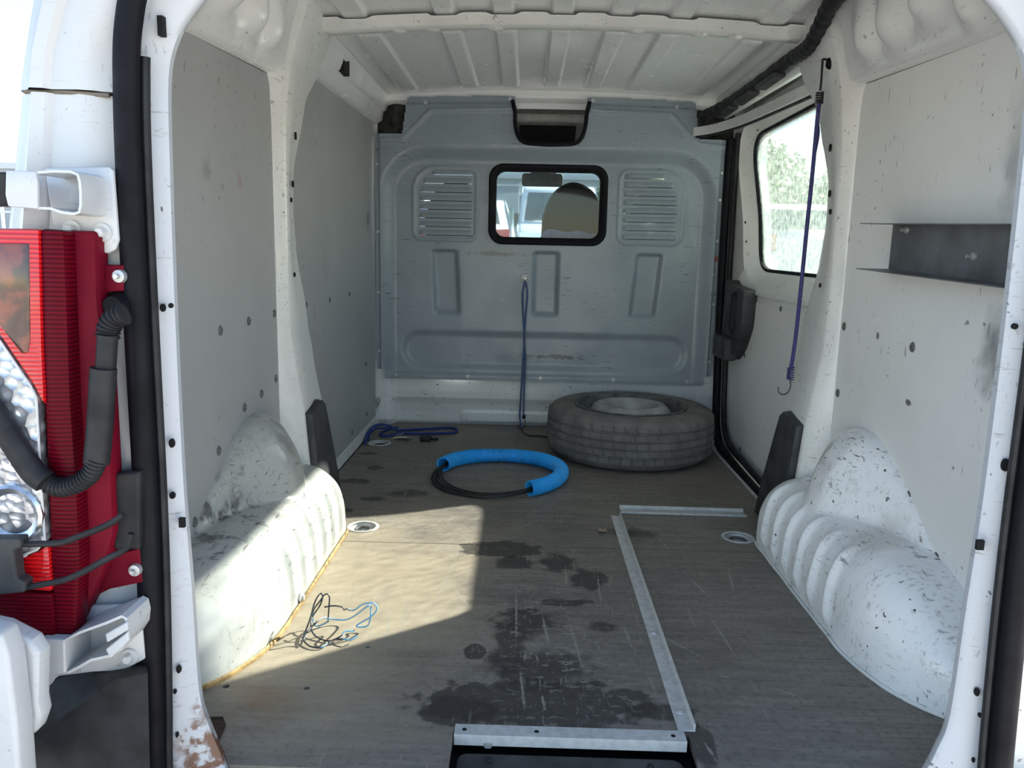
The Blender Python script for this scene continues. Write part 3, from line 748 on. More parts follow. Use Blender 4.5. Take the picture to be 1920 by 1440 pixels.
# upper plate: pressed lines
def segd(x, z, a, b_):
    a = np.array(a); b_ = np.array(b_); L = b_ - a; tt = np.clip(((x - a[0]) * L[0] + (z - a[1]) * L[1]) / (L @ L), 0, 1)
    return np.hypot(x - a[0] - tt * L[0], z - a[1] - tt * L[1])
for sx in (-1, 1):
    line = np.minimum(np.minimum(segd(Xg, Zg, (sx*0.17, 1.372), (sx*0.50, 1.362)), segd(Xg, Zg, (sx*0.50, 1.362), (sx*0.62, 1.245))), segd(Xg, Zg, (sx*0.62, 1.245), (sx*0.735, 1.235)))
    H += 0.006 * (1 - sstep(line, 0.004, 0.012))
top = 1.41 + 0.018 * (1 - (Xg / 0.66) ** 2)
H -= 0.008 * sstep(Zg, 1.378 + 0.012 * (1 - (Xg / 0.66) ** 2), 1.388 + 0.012 * (1 - (Xg / 0.66) ** 2))
H += 0.010 * (1 - sstep(Zg, 0.240, 0.254))
H += -0.010 * sstep(np.abs(Xg), 0.716, 0.722)
nz = np.array([[0.0015 * mnoise(Vector((x * 7, z * 7, 3.1))) for z in zs] for x in xs]); H += nz
mb = MB(); nu, nv = Xg.shape
mb.v = np.stack([Xg, BY - H, Zg], -1).reshape(-1, 3).tolist()
xc = (xs[:-1] + xs[1:]) / 2; zc = (zs[:-1] + zs[1:]) / 2
win = rbox(xc[:, None], zc[None, :], 0, 0.986, 0.235, 0.150, 0.06) < 0
keep = ~win
notch = (rbox(xc[:, None], zc[None, :], 0, 1.36, 0.152 - 0.0, 0.125, 0.06) < 0); keep &= ~notch
keep &= ~((np.abs(xc[:, None]) > 0.600 + 0.02 * np.clip((1.40 - zc[None, :]) / 0.14, 0, 1)) & (zc[None, :] > 1.265))
keep &= (zc[None, :] < 1.408 + 0.018 * (1 - (xc[:, None] / 0.66) ** 2))
keep &= ~((np.abs(xc[:, None]) > 0.70) & (zc[None, :] < 0.262))
for i, z in enumerate(SLZ):
    for sx in (-1, 1):
        a, b_ = slot_x(sx, i)
        inx = (sx * xc > a + 0.004) & (sx * xc < b_ - 0.004); inz = (zc > z - 0.0022) & (zc < z + 0.016)
        keep &= ~(inx[:, None] & inz[None, :])
I, J = np.nonzero(keep)
mb.f = [(i*nv + j, (i+1)*nv + j, (i+1)*nv + j + 1, i*nv + j + 1) for i, j in zip(I.tolist(), J.tolist())]
mb.build('pressed_sheet', BULK, bk, smooth=60)
for i, z in enumerate(SLZ):
    for sx in (-1, 1):
        a, b_ = slot_x(sx, i); rows = []
        for x in np.linspace(a, b_, 30):
            e = min((x - a) / 0.022, (b_ - x) / 0.022, 1.0); e = math.sqrt(max(0, 1 - (1 - e) ** 2))
            rows.append([(sx*x, PLN - 0.0005 - 0.009 * e * math.cos(PI/2 * tt) ** 0.8, z + 0.0225 * tt) for tt in np.linspace(0, 1, 8)])
        MB().grid(rows).build('louvre', BULK, bk, smooth=60)
# window
fr = []
for (o_, yy, ) in ((0.0, PLN + 0.006), (0.0, PLN - 0.007), (0.006, PLN - 0.012), (0.020, PLN - 0.010), (0.026, PLN - 0.004), (0.032, PLN - 0.002), (0.033, PLN + 0.02)):
    fr.append([(x, yy, z) for x, z in rrect(0, 0.986, 0.254 - o_, 0.169 - o_, 0.062 - o_ * 0.75, 10)])
MB().grid(fr, close_v=True).build('window_gasket', RUBBER, bk, smooth=40, label='black rubber window gasket')
MB().prism([(x, PLN + 0.010, z) for x, z in rrect(0, 0.986, 0.228, 0.143, 0.045, 10)], (0, 0.004, 0)).build('pane', GLASS, bk, smooth=0)
# edge trim of the notch at the top
tr = [(-0.160, BY - 0.006, 1.405)] + [(-0.152 + 0.004, BY - 0.006, 1.36)] + [(x, BY - 0.008, z) for x, z in ((-0.146, 1.31), (-0.132, 1.262), (-0.105, 1.238), (-0.05, 1.232), (0.0, 1.230), (0.05, 1.232), (0.105, 1.238), (0.132, 1.262), (0.146, 1.31))] + [(0.150, BY - 0.006, 1.36), (0.160, BY - 0.006, 1.405)]
MB().tube(smoothpath(tr, 5), 0.0085, 8).build('edge_trim', RUBBER, bk)
def bolt(parent, c, r=0.008, axis='y', d=-1, mat=ZINC):
    MB().lathe([(0.0, 0.006*d), (r*0.55, 0.006*d), (r*0.6, 0.003*d), (r, 0.003*d), (r*1.05, 0)], c, axis, 10).build('bolt', mat, parent)
for p in ((797.6, 192), (955.6, 185), (1112, 188), (1269.6, 201)):
    q = at(*p, Y=BY); bolt(bk, (q[0], BY + 0.004, q[2]))
for p in ((742, 705), (877, 707), (1013, 710), (1150, 714), (1288, 717)):
    q = at(*p, Y=3.37); bolt(bk, (q[0], PLN - 0.009, 0.236))
for x, zz in ((-0.726, (1.14, 0.86, 0.60, 0.345)), (0.726, (1.13, 1.02, 0.85, 0.58, 0.33))):
    for z in zz: bolt(bk, (x, BY + 0.008, z), 0.006)
MB().box((-0.70, PLN - 0.014, 0.220), (0.70, PLN + 0.002, 0.227)).build('bottom_lip', BULK, bk, smooth=0)

# felt pad in the left upper corner, added dark filler closing a light gap in the right
rows = []
for x in np.linspace(-0.735, -0.60, 14):
    rows.append([(x, 3.405 + 0.02 * math.sin(x * 60) * tt + 0.03 * tt * (1 - tt), 1.25 + 0.17 * tt) for tt in np.linspace(0, 1, 12)])
MB().grid(rows).build('corner_pad', FELT, label='crumpled dark felt in the corner above the left of the bulkhead', cat='felt', smooth=60)
MB().grid([[(x, 3.41 + 0.02 * tt * (1 - tt), 1.24 + 0.19 * tt) for tt in np.linspace(0, 1, 6)] for x in np.linspace(0.60, 0.78, 8)]).build('corner_pad', FELT, label='dark filler added to close the bright gap behind the sliding door track', cat='felt', smooth=60)

# ================================================================== SLIDING DOOR (right)
dr = empty('door_1', (0.80, 2.75, -0.02), 'white sliding side door with dirty window and lining board', kind='structure')
# window outline on the glass plane and on the inner skin
GX, DX = 0.845, 0.79
GO = [(2.19, 0.735), (3.02, 0.742), (3.085, 0.765), (3.115, 0.82), (3.15, 0.95), (3.29, 1.19), (3.285, 1.245), (3.23, 1.268), (2.6, 1.272), (2.15, 1.272)]
def rounded(poly, n=5, r=0.05):
    out = []; m = len(poly)
    for i in range(m):
        p0, p1, p2 = [np.array(poly[(i + k) % m], float) for k in (-1, 0, 1)]
        a = p1 + (p0 - p1) / np.linalg.norm(p0 - p1) * min(r, np.linalg.norm(p0 - p1) * 0.45); b_ = p1 + (p2 - p1) / np.linalg.norm(p2 - p1) * min(r, np.linalg.norm(p2 - p1) * 0.45)
        for k in range(n + 1):
            t_ = k / n; out.append(tuple((1-t_)**2 * a + 2*t_*(1-t_) * p1 + t_*t_ * b_))
    return out
GOr = rounded(GO, 4, 0.05)
cyz = np.array([2.62, 1.0])
def scale_out(pts, d):
    out = []
    m = len(pts)
    for i in range(m):
        a = np.array(pts[i-1]); b_ = np.array(pts[(i+1) % m]); tdir = (b_ - a) / np.linalg.norm(b_ - a)
        nrm = np.array([tdir[1], -tdir[0]]); p = np.array(pts[i])
        if (p - cyz) @ nrm < 0: nrm = -nrm
        out.append(tuple(p + nrm * d))
    return out
OUTER = rounded([(2.02, -0.03), (3.30, -0.03), (3.40, 0.10), (3.44, 1.0), (3.42, 1.36), (2.02, 1.36)], 9, 0.06)
def ray_to(poly, c, ang):
    d = np.array([math.cos(ang), math.sin(ang)]); best = None; m = len(poly)
    for i in range(m):
        a = np.array(poly[i]); b_ = np.array(poly[(i+1) % m]); e = b_ - a; den = d[0]*e[1] - d[1]*e[0]
        if abs(den) < 1e-12: continue
        t_ = ((a[0]-c[0])*e[1] - (a[1]-c[1])*e[0]) / den; u_ = ((a[0]-c[0])*d[1] - (a[1]-c[1])*d[0]) / den
        if t_ > 0 and -1e-9 <= u_ <= 1 + 1e-9: best = t_ if best is None else min(best, t_)
    return tuple(np.array(c) + d * best)
angs = sorted(set([math.atan2(p[1]-cyz[1], p[0]-cyz[0]) for p in GOr] + [2*PI*k/120 - PI for k in range(120)]))
g0 = [ray_to(GOr, cyz, a) for a in angs]; g1 = [ray_to(scale_out(GOr, 0.012), cyz, a) for a in angs]; g2 = [ray_to(scale_out(GOr, 0.055), cyz, a) for a in angs]
oo = [ray_to(OUTER, cyz, a) for a in angs]
rings = [[(0.888, p[0], p[1]) for p in g1], [(GX + 0.01, p[0], p[1]) for p in g0], [(GX - 0.004, p[0], p[1]) for p in g1], [(GX - 0.012, p[0], p[1]) for p in g1], [(DX + 0.008, p[0], p[1]) for p in g2], [(DX, p[0], p[1]) for p in [tuple(np.array(a)*0.97 + np.array(b_)*0.03) for a, b_ in zip(g2, oo)]], [(DX, p[0], p[1]) for p in oo], [(DX + 0.08, p[0], p[1]) for p in oo]]
MB().grid(rings, close_v=True).build('door_sheet', WHITE, dr, smooth=40)
rings = [[(GX + 0.006, p[0], p[1]) for p in g0], [(GX - 0.008, p[0], p[1]) for p in g0], [(GX - 0.008, p[0], p[1]) for p in g1], [(GX + 0.006, p[0], p[1]) for p in g1]]
MB().grid(rings, close_v=True, close_u=True).build('window_gasket', RUBBER, dr, smooth=30)
MB().prism([(GX + 0.001, p[0], p[1]) for p in GOr], (0.004, 0, 0)).build('pane', GLASS_DIRTY, dr, smooth=0, label='dirty speckled side window pane')
dp = MB().prism([(DX - 0.004, y, z) for y, z in rounded([(2.03, -0.01), (3.20, -0.01), (3.32, 0.08), (3.34, 0.62), (2.03, 0.615)], 5, 0.06)], (0.004, 0, 0)).build('lining_panel', PANEL_R, dr, smooth=0)
plugs(dp, 1, DX - 0.004, [(1464, 579), (1396, 666), (1388, 842), (1430, 897), (1359, 710), (1413, 567)], 0.010)
MB().prism([(DX - 0.002, 2.03, 0.64), (DX - 0.002, 3.33, 0.648), (DX - 0.002, 3.33, 0.660), (DX - 0.002, 2.03, 0.652)], (-0.008, 0, 0)).build('belt_strip', WHITE, dr, smooth=0)
slots(dr, [(1397, 417, .005, .005), (1399, 453, .004, .004), (1420, 244, .004, .003), (1505, 210, .005, .003)], 'X', DX, 1)
# latch housing
bxp = rounded([(y_ + 0.17, z_) for y_, z_ in [(3.04, 0.700), (2.995, 0.675), (2.945, 0.672), (2.76, 0.660), (2.77, 0.52), (2.84, 0.43), (2.93, 0.372), (3.04, 0.392), (3.05, 0.5)]], 4, 0.025)
lb = MB().prism([(0.735, y, z) for y, z in bxp], (0.055, 0, 0)).build('latch_housing', GREYPL, dr, smooth=40, bevel=0.006, label='black plastic latch housing on the sliding door')
MB().box((0.705, 3.05, 0.375), (0.76, 3.24, 0.468)).build('latch_nose', GREYPL, lb, bevel=0.012, bseg=3)
rec = rounded([(3.07, 0.645), (3.02, 0.645), (3.025, 0.50), (3.07, 0.485), (3.085, 0.52)], 4, 0.02)
MB().tube([(0.733, y, z) for y, z in rec], 0.006, 6, closed=True).build('grip_recess', BLACKPL, lb)

# door opening seal
sp = [(0.752, 3.35, 1.27), (0.750, 3.35, 1.20), (0.748, 3.335, 0.9), (0.745, 3.30, 0.5), (0.742, 3.255, 0.2), (0.738, 3.22, 0.10), (0.732, 3.16, 0.045), (0.725, 3.05, 0.015), (0.722, 2.8, 0.002), (0.718, 2.5, -0.004), (0.715, 2.33, -0.006)]
ds = empty('door_seal', (0.73, 3.2, 0), 'black rubber seal around the sliding door opening beside the bulkhead', 'door seal')
MB().tube(smoothpath(sp, 6), 0.017, 12, flat=1.1).build('rubber_bulb', RUBBER, ds, smooth=60)
MB().tube(smoothpath([(p[0] + 0.028, p[1] - 0.012, p[2] + 0.02) for p in sp], 6), 0.012, 10).build('rubber_lip', BLACKPL, ds, smooth=60)

# sliding rail at the top of the door opening
def trk(px, py, X): return tuple(at(px, py, X=X))
tk = empty('door_track', (0.70, 2.8, 1.25), 'white curved guide track above the sliding door window', 'rail')
track = [(0.61, 3.32, 1.285), (0.655, 3.24, 1.283), (0.69, 3.10, 1.280), (0.715, 2.9, 1.276), (0.725, 2.6, 1.268), (0.728, 2.30, 1.258)]
tp = smoothpath(track, 6)
mb = MB(); rows = []
for p in tp:
    rows.append([(p.x, p.y, p.z + 0.022), (p.x - 0.02, p.y, p.z + 0.022), (p.x - 0.02, p.y, p.z - 0.012), (p.x - 0.015, p.y, p.z - 0.012), (p.x - 0.015, p.y, p.z + 0.016), (p.x + 0.02, p.y, p.z + 0.016), (p.x + 0.02, p.y, p.z + 0.022)])
mb.grid(rows, close_v=True).build('channel', WHITE, tk, smooth=30)
MB().tube([(p.x - 0.006, p.y, p.z - 0.014) for p in tp], 0.006, 8).build('groove_edge', BLACKPL, tk)
# black conduit along the roof on the right
cd = empty('cable_conduit', (0.69, 2.7, 1.35), 'black plastic cable conduit running along the roof above the sliding door', 'conduit')
cp = [(0.65, 3.45, 1.28), (0.635, 3.36, 1.325), (0.63, 3.29, 1.350), (0.645, 3.24, 1.356), (0.668, 3.05, 1.360), (0.675, 2.7, 1.360), (0.678, 2.42, 1.362), (0.675, 2.30, 1.357), (0.672, 2.22, 1.362), (0.660, 2.12, 1.385), (0.645, 2.0, 1.405), (0.64, 1.7, 1.408), (0.632, 1.3, 1.405), (0.625, 1.05, 1.40)]
sm = smoothpath(cp, 10)
MB().tube(sm, [0.020 + (0.0022 if (i // 2) % 2 else 0.0) for i in range(len(sm))], 10).build('sleeve', BLACKPL, cd, smooth=50)
for y in (3.12, 2.85, 2.58):
    MB().box((0.652, y - 0.10, 1.328), (0.692, y + 0.10, 1.345)).build('cover_clip', GREYPL, cd, bevel=0.006)
gq = (0.697, 2.145, 1.292)
MB().lathe([(0.0, -0.006), (0.012, -0.006), (0.016, 0.0), (0.016, 0.006)], gq, 'x', 16).build('grommet', RUBBER, cd)

# ================================================================== OUTER BODY, CAB, SURROUNDINGS
body = MB()
body.prism([(-0.86, 2.1, -0.50), (-0.88, 3.5, -0.50), (-0.88, 3.5, 1.42), (-0.82, 3.5, 1.50), (-0.80, 2.1, 1.50), (-0.82, 2.1, 1.0)], (-0.01, 0, 0))
body.prism([(0.90, 1.05, -0.50), (0.90, 2.10, -0.50), (0.90, 2.10, 1.42), (0.82, 2.10, 1.50), (0.82, 1.05, 1.50), (0.90, 1.05, 1.2)], (0.01, 0, 0))
body.prism([(0.885, 2.05, -0.50), (0.885, 3.5, -0.50), (0.885, 3.5, 0.70), (0.885, 2.05, 0.70)], (0.01, 0, 0))
body.prism([(0.885, 2.05, 1.30), (0.885, 3.5, 1.30), (0.83, 3.5, 1.50), (0.83, 2.05, 1.50)], (0.01, 0, 0))
body.prism([(0.885, 3.17, 0.68), (0.885, 3.5, 0.68), (0.885, 3.5, 1.32), (0.885, 3.34, 1.32)], (0.01, 0, 0))
body.box((-0.62, 0.98, 1.50), (0.86, 1.2, 1.52)); body.box((-0.82, 1.2, 1.50), (0.86, 3.5, 1.52))
for s_ in (-1, 1):
    body.box((min(s_*0.735, s_*0.90), 3.42, -0.1), (max(s_*0.735, s_*0.90), 3.44, 1.5))
body.box((-0.9, 3.42, 1.432), (0.9, 3.44, 1.52))
body.box((-0.9, 3.47, -0.12), (0.9, 3.49, 0.24))
body.box((-0.62, 1.0, 1.26), (0.62, 1.06, 1.5))
for s_ in (-1, 1):
    xo_ = 0.90 if s_ > 0 else 0.69
    body.box((min(s_*0.60, s_*xo_), 1.08, 1.15), (max(s_*0.60, s_*xo_), 1.12, 1.5))
    xo_ = 0.90 if s_ > 0 else 0.745
    body.box((min(s_*0.64, s_*xo_), 1.10, -0.4), (max(s_*0.64, s_*xo_), 1.13, 1.18))
body.build('van_body', WHITE, kind='structure', smooth=0, label='white outer body shell of the van')

cab = empty('wall_cab', (0, 4.3, 0), 'cab interior seen through the bulkhead window', kind='structure')
MB().box((-0.85, 3.445, 1.44), (0.85, 4.25, 1.53)).build('headliner', LINER, cab)
MB().prism([(-0.80, 4.22, 1.335), (0.80, 4.22, 1.335), (0.80, 4.27, 1.46), (-0.80, 4.27, 1.46)], (0, 0.03, 0)).build('windscreen_header', LINER, cab)
MB().prism([(-0.8, 4.24, 1.34), (0.8, 4.24, 1.34), (0.82, 4.95, 0.80), (-0.82, 4.95, 0.80)], (0, 0.004, 0.004)).build('windscreen', SCREEN, cab, smooth=0)
for s_ in (-1, 1):
    MB().prism([(s_*0.76, 4.22, 1.40), (s_*0.86, 4.22, 1.40), (s_*0.88, 4.98, 0.78), (s_*0.78, 4.98, 0.78)], (0, 0.05, 0.03)).build('windscreen_post', LINER, cab)
    MB().box((min(s_*0.86, s_*0.90), 3.5, -0.4), (max(s_*0.86, s_*0.90), 5.0, 0.72)).build('cab_door', DASH, cab)
    MB().box((min(s_*0.82, s_*0.88), 3.5, 1.27), (max(s_*0.82, s_*0.88), 4.40, 1.46)).build('door_frame', LINER, cab)
    MB().box((min(s_*0.80, s_*0.88), 3.45, 0.7), (max(s_*0.80, s_*0.88), 3.62, 1.45)).build('belt_post', LINER, cab)
MB().prism([(-0.88, 4.60, 0.78), (-0.88, 4.98, 0.80), (-0.88, 5.0, -0.3), (-0.88, 4.55, -0.3)], (1.76, 0, 0)).build('dashboard', DASH, cab, bevel=0.03)
MB().box((-0.9, 3.5, -0.35), (0.9, 5.0, -0.3)).build('cab_floor', DASH, cab)
# white sill and dark console seen through the notch at the top
MB().box((-0.30, 3.46, 1.345), (0.30, 3.50, 1.375)).build('sill_bar', LINER, cab, bevel=0.006)
MB().prism([(-0.125, 3.62, 1.235), (0.115, 3.62, 1.235), (0.125, 3.62, 1.352), (-0.135, 3.62, 1.352)], (0, 0.02, 0)).build('dark_console', SEAT, cab, bevel=0.008)
MB().box((-0.30, 3.66, 1.20), (0.30, 3.68, 1.44)).build('liner_panel', LINER, cab)
# side trim on the right of the small window
MB().prism([(0.275, 4.05, 1.30), (0.52, 4.05, 1.30), (0.52, 4.05, 1.075), (0.305, 4.05, 1.075)], (0, 0.04, 0)).build('sun_visor', plain('visor_brown', (0.10, 0.09, 0.08), 0.9), cab, bevel=0.015)

st = empty('cab_seat', (0.13, 3.72, 0.2), 'charcoal seat back with blue cloth behind the bulkhead window', 'seat')
rows = []
for k in range(7):
    yy = 3.49 + 0.10 * k / 6; ins = 0.012 * (abs(k - 3) / 3) ** 2
    sec = [(-0.022 + ins, 0.30), (-0.022 + ins, 0.88), (-0.012 + ins, 0.965), (0.012 + ins, 1.03), (0.05, 1.073 - ins), (0.095, 1.095 - ins), (0.135, 1.095 - ins), (0.182, 1.075 - ins), (0.222 - ins, 1.035), (0.246 - ins, 0.965), (0.257 - ins, 0.88), (0.257 - ins, 0.30)]
    rows.append([tuple(p) for p in smoothpath([(x, yy, z) for x, z in sec], 4)])
MB().grid(rows).build('seat_back', SEAT, st, smooth=60)
MB().prism([tuple(p) for p in rows[0]], (0, 0.01, 0)).build('back_panel', SEAT, st, smooth=0)
rows = []
for x in np.linspace(-0.12, 0.30, 30):
    rows.append([(x, 3.475 - 0.03 * tt + 0.006 * math.sin(x * 40 + tt * 3), np.interp(x, [-0.12, -0.03, -0.01, 0.30], [0.836, 0.848, 0.886, 0.872]) + 0.004 * math.sin(x * 55) - 0.30 * tt) for tt in np.linspace(0, 1, 5)])
MB().grid(rows).build('cover_cloth', BLUECLOTH, st, smooth=60, label='blue cloth cover')

for sx_, lab in ((-0.525, 'charcoal seat back hidden behind the left vents'), (0.385, 'charcoal seat back hidden behind the right vents')):
    s2 = empty('cab_seat', (sx_ + 0.13, 3.72, 0.2), lab, 'seat')
    for ch_ in [c_ for c_ in st.children if c_.name.startswith(('seat_back', 'back_panel'))]:
        c2 = ch_.copy(); COL.objects.link(c2); c2.parent = s2
rm = empty('rear_view_mirror', (-0.015, 4.12, 1.2), 'grey rear-view mirror under the windscreen header', 'mirror')
MB().prism([(x, 4.10, z) for x, z in rrect(-0.015, 1.155, 0.106, 0.033, 0.016, 5)], (0, 0.025, 0)).build('mirror_body', MIRRORM, rm, smooth=40, bevel=0.004)
MB().prism([(-0.10, 4.13, 1.26), (0.08, 4.13, 1.26), (0.055, 4.13, 1.185), (-0.075, 4.13, 1.185)], (0, 0.03, 0)).build('mirror_mount', MIRRORM, rm, bevel=0.006)

# ---- outside
GZ = -0.62
t = NT('pale_lot_asphalt')
ASPH = t.out(t.mix(t.ramp(t.noise(0.9, 6), 0.35, 0.7), (0.27, 0.268, 0.265), (0.20, 0.20, 0.198)), 0.9, bump=t.noise(120, 3), bumps=0.3)
RISE = 0.85
MB().grid(np.array([[(x, y, GZ + RISE * float(sstep(y, 5.5, 11.5))) for y in list(np.linspace(-60, 4, 17)) + list(np.linspace(5, 12, 15)) + list(np.linspace(16, 90, 16))] for x in np.linspace(-70, 70, 29)])).build('ground', ASPH, kind='structure', smooth=0, label='grey parking lot ground outside')

LOW = GZ; GZ = GZ + RISE      # the lot rises in front of the van; everything parked there stands on the higher part
CARWHITE = plain('white_car_paint', (0.80, 0.82, 0.84), 0.25, var=0.03, scale=4, coat=0.5)
CARRED = plain('red_car_paint', (0.50, 0.03, 0.03), 0.3, var=0.05, coat=0.5)
CARGLASS = plain('dark_car_glass', (0.10, 0.15, 0.16), 0.12, var=0.3, scale=3)
# white van parked facing us, beyond the cab
def parked_van(cx, y0, label):
    r = empty('parked_van', (cx, y0, GZ), label, 'van')
    w = 0.95
    prof = [(0.0, 0.30), (0.0, 0.95), (0.25, 1.10), (0.95, 1.22), (1.45, 1.95), (1.75, 2.08), (4.6, 2.10), (4.75, 0.3)]
    rows = []
    for fx in (-1.0, -0.97, -0.9, 0.9, 0.97, 1.0):
        ins = 0.10 if abs(fx) == 1.0 else (0.03 if abs(fx) == 0.97 else 0.0)
        rows.append([(cx + fx * w * (1 - 0.10 * max(0, zz - 1.1)), y0 + yy + (ins * 0.6 if yy < 1 else 0), GZ + zz - (ins * 0.35 if zz > 0.9 else 0)) for yy, zz in prof])
    MB().grid(rows).build('body', CARWHITE, r, smooth=45)
    for s_ in (-1, 1):
        MB().prism([(cx + s_*w*(1 - 0.1*max(0, zz - 1.1)), y0 + yy, GZ + zz) for yy, zz in prof], (s_*0.005, 0, 0)).build('side', CARWHITE, r, smooth=0)
        MB().prism([(cx + s_*(w*0.92), y0 + yy, GZ + zz) for yy, zz in ((1.15, 1.25), (1.55, 1.85), (2.3, 1.85), (2.3, 1.25))], (s_*0.05, 0, 0)).build('side_window', CARGLASS, r, smooth=0)
        MB().box((cx + s_*1.02 - 0.09, y0 + 1.1, GZ + 1.12), (cx + s_*1.02 + 0.09, y0 + 1.22, GZ + 1.42)).build('wing_mirror', BLACKPL, r, bevel=0.03)
        MB().prism([(cx + s_*(0.62 + a_), y0 - 0.012 + d_, GZ + z_) for a_, d_, z_ in ((-0.2, 0, 0.72), (0.28, 0.05, 0.74), (0.30, 0.06, 1.0), (-0.12, 0.04, 0.93))], (0, 0.03, 0)).build('headlight', CLEAR, r, smooth=0)
        for yy in (0.9, 3.9):
            MB().lathe([(0.2, -0.12), (0.32, -0.12), (0.34, -0.09), (0.34, 0.09), (0.32, 0.12), (0.0, 0.12)], (cx + s_*0.82, y0 + yy, GZ + 0.34), 'x', 24).build('wheel', RUBBER, r)
    ws = [(-0.80, 0.98, 1.26), (0.80, 0.98, 1.26), (0.72, 1.42, 1.90), (-0.72, 1.42, 1.90)]
    MB().prism([(cx + a_, y0 + b_ - 0.03, GZ + c_) for a_, b_, c_ in ws], (0, -0.015, 0.01)).build('windscreen', CARGLASS, r, smooth=0)
    MB().box((cx - 0.55, y0 - 0.03, GZ + 0.55), (cx + 0.55, y0 + 0.02, GZ + 0.72)).build('grille', BLACKPL, r, bevel=0.01)
    MB().box((cx - 0.93, y0 - 0.08, GZ + 0.25), (cx + 0.93, y0 + 0.05, GZ + 0.50)).build('bumper', CARWHITE, r, bevel=0.03)
parked_van(0.62, 17.0, 'white van parked facing the camera beyond the windscreen')
def parked_car(cx, y0, col, label, rot=0.0, tail=None):
    r = empty('parked_car', (cx, y0, GZ), label, 'car')
    prof = [(0.0, 0.25), (0.0, 0.85), (0.1, 0.95), (0.55, 1.35), (1.0, 1.45), (2.2, 1.42), (3.0, 1.0), (4.0, 0.85), (4.1, 0.25)]
    c_, s_ = math.cos(rot), math.sin(rot)
    def T(x, y, z): return (cx + c_*x - s_*y, y0 + s_*x + c_*y, GZ + z)
    rows = []
    for fx in (-1, -0.94, 0.94, 1):
        ins = 0.05 if abs(fx) == 1 else 0
        rows.append([T(fx * 0.86 * (1 - 0.16 * max(0, zz - 0.9) / 0.5), yy, zz - ins * (zz > 0.5)) for yy, zz in prof])
    MB().grid(rows).build('body', col, r, smooth=45)
    for sd in (-1, 1):
        MB().prism([T(sd * 0.86 * (1 - 0.16 * max(0, zz - 0.9) / 0.5), yy, zz) for yy, zz in prof], (sd*0.004*c_, sd*0.004*s_, 0)).build('side', col, r, smooth=0)
        MB().prism([T(sd * 0.80, yy, zz) for yy, zz in ((0.5, 0.98), (0.75, 1.32), (2.1, 1.33), (2.7, 1.0))], (sd*0.05*c_, sd*0.05*s_, 0)).build('side_window', CARGLASS, r, smooth=0)
        MB().prism([T(sd * 0.62 + a_, -0.02, zz) for a_, zz in ((-0.18, 0.65), (0.2, 0.65), (0.2, 0.92), (-0.18, 0.90))], (0, 0.02, 0)).build('tail_lamp', tail or LENSRED, r, smooth=0)
        for yy in (0.75, 3.3):
            cc = T(sd * 0.76, yy, 0.31)
            MB().lathe([(0.0, -0.10), (0.29, -0.10), (0.31, -0.08), (0.31, 0.08), (0.29, 0.10), (0.0, 0.10)], cc, 'x', 20).build('wheel', RUBBER, r)
    MB().prism([T(a_, yy - 0.02, zz) for a_, yy, zz in ((-0.66, 0.14, 1.0), (0.66, 0.14, 1.0), (0.58, 0.52, 1.33), (-0.58, 0.52, 1.33))], (0, -0.01, 0)).build('rear_window', CARGLASS, r, smooth=0)
    return r
parked_car(-1.22, 13.2, CARWHITE, 'white hatchback with red tail lamps left of the parked van')
parked_car(-3.3, 19.0, CARRED, 'red car farther off behind the white hatchback')
parked_car(4.3, 12.6, CARWHITE, 'pale car blurred behind the dirty side window')
# low industrial building behind, with panels
t = NT('grey_cladding')
CLAD = t.out((0.36, 0.38, 0.40), 0.6)
bl = empty('building', (0, 34, GZ), 'long low grey industrial building under the sky', 'building')
MB().box((-30, 34, GZ), (30, 42, GZ + 3.7)).build('wall', CLAD, bl, smooth=0)
for i in range(40):
    x = -29.6 + i * 1.5
    MB().box((x, 33.94, GZ + 0.1), (x + 1.42, 34.0, GZ + 2.6)).build('cladding_panel', CLAD, bl, smooth=0)
MB().box((-30.2, 33.8, GZ + 3.6), (30.2, 34.3, GZ + 3.85)).build('eaves_strip', plain('pale_strip', (0.6, 0.62, 0.64), 0.5), bl, smooth=0)
fn = empty('fence', (0, 24, GZ), 'pale mesh fence with posts across the lot', 'fence')
for i in range(24):
    x = -18 + i * 1.6
    MB().box((x, 24, GZ), (x + 0.07, 24.07, GZ + 2.6)).build('post', ZINC, fn, smooth=0)
for z in (0.3, 1.4, 2.5):
    MB().box((-18, 24.01, GZ + z), (19, 24.05, GZ + z + 0.05)).build('rail', ZINC, fn, smooth=0)

# shrubs and trees beside the van, seen through the dirty side window
t = NT('sunlit_foliage')
fc = t.mix(t.ramp(t.noise(4, 4), 0.35, 0.7), (0.10, 0.17, 0.045), (0.22, 0.30, 0.11))
LEAF = t.out(fc, 0.6)
BARK = plain('bark', (0.10, 0.075, 0.05), 0.9)
def tree(c, rx, rz, n, label, trunk=1.0, seed=0):
    rnd = random.Random(seed)
    r = empty('tree', (c[0], c[1], GZ), label, 'tree', group='trees beside the lot')
    MB().tube([(c[0], c[1], GZ), (c[0] + 0.05, c[1], GZ + c[2] * 0.5), (c[0], c[1], GZ + c[2])], [0.14, 0.11, 0.05], 8).build('trunk', BARK, r)
    mb = MB()
    for i in range(n):
        while True:
            p = Vector((rnd.uniform(-1, 1), rnd.uniform(-1, 1), rnd.uniform(-1, 1)))
            if 0.35 < p.length < 1: break
        q = Vector((c[0] + p.x * rx, c[1] + p.y * rx, max(GZ + 0.1, GZ + c[2] + p.z * rz)))
        a = Vector((rnd.uniform(-1, 1), rnd.uniform(-1, 1), rnd.uniform(-1, 1))).normalized() * 0.13
        b_ = a.orthogonal().normalized() * 0.07
        mb.add([q - a, q + b_, q + a, q - b_], [(0, 1, 2, 3)])
    mb.build('foliage', LEAF, r, smooth=0, kind='stuff')
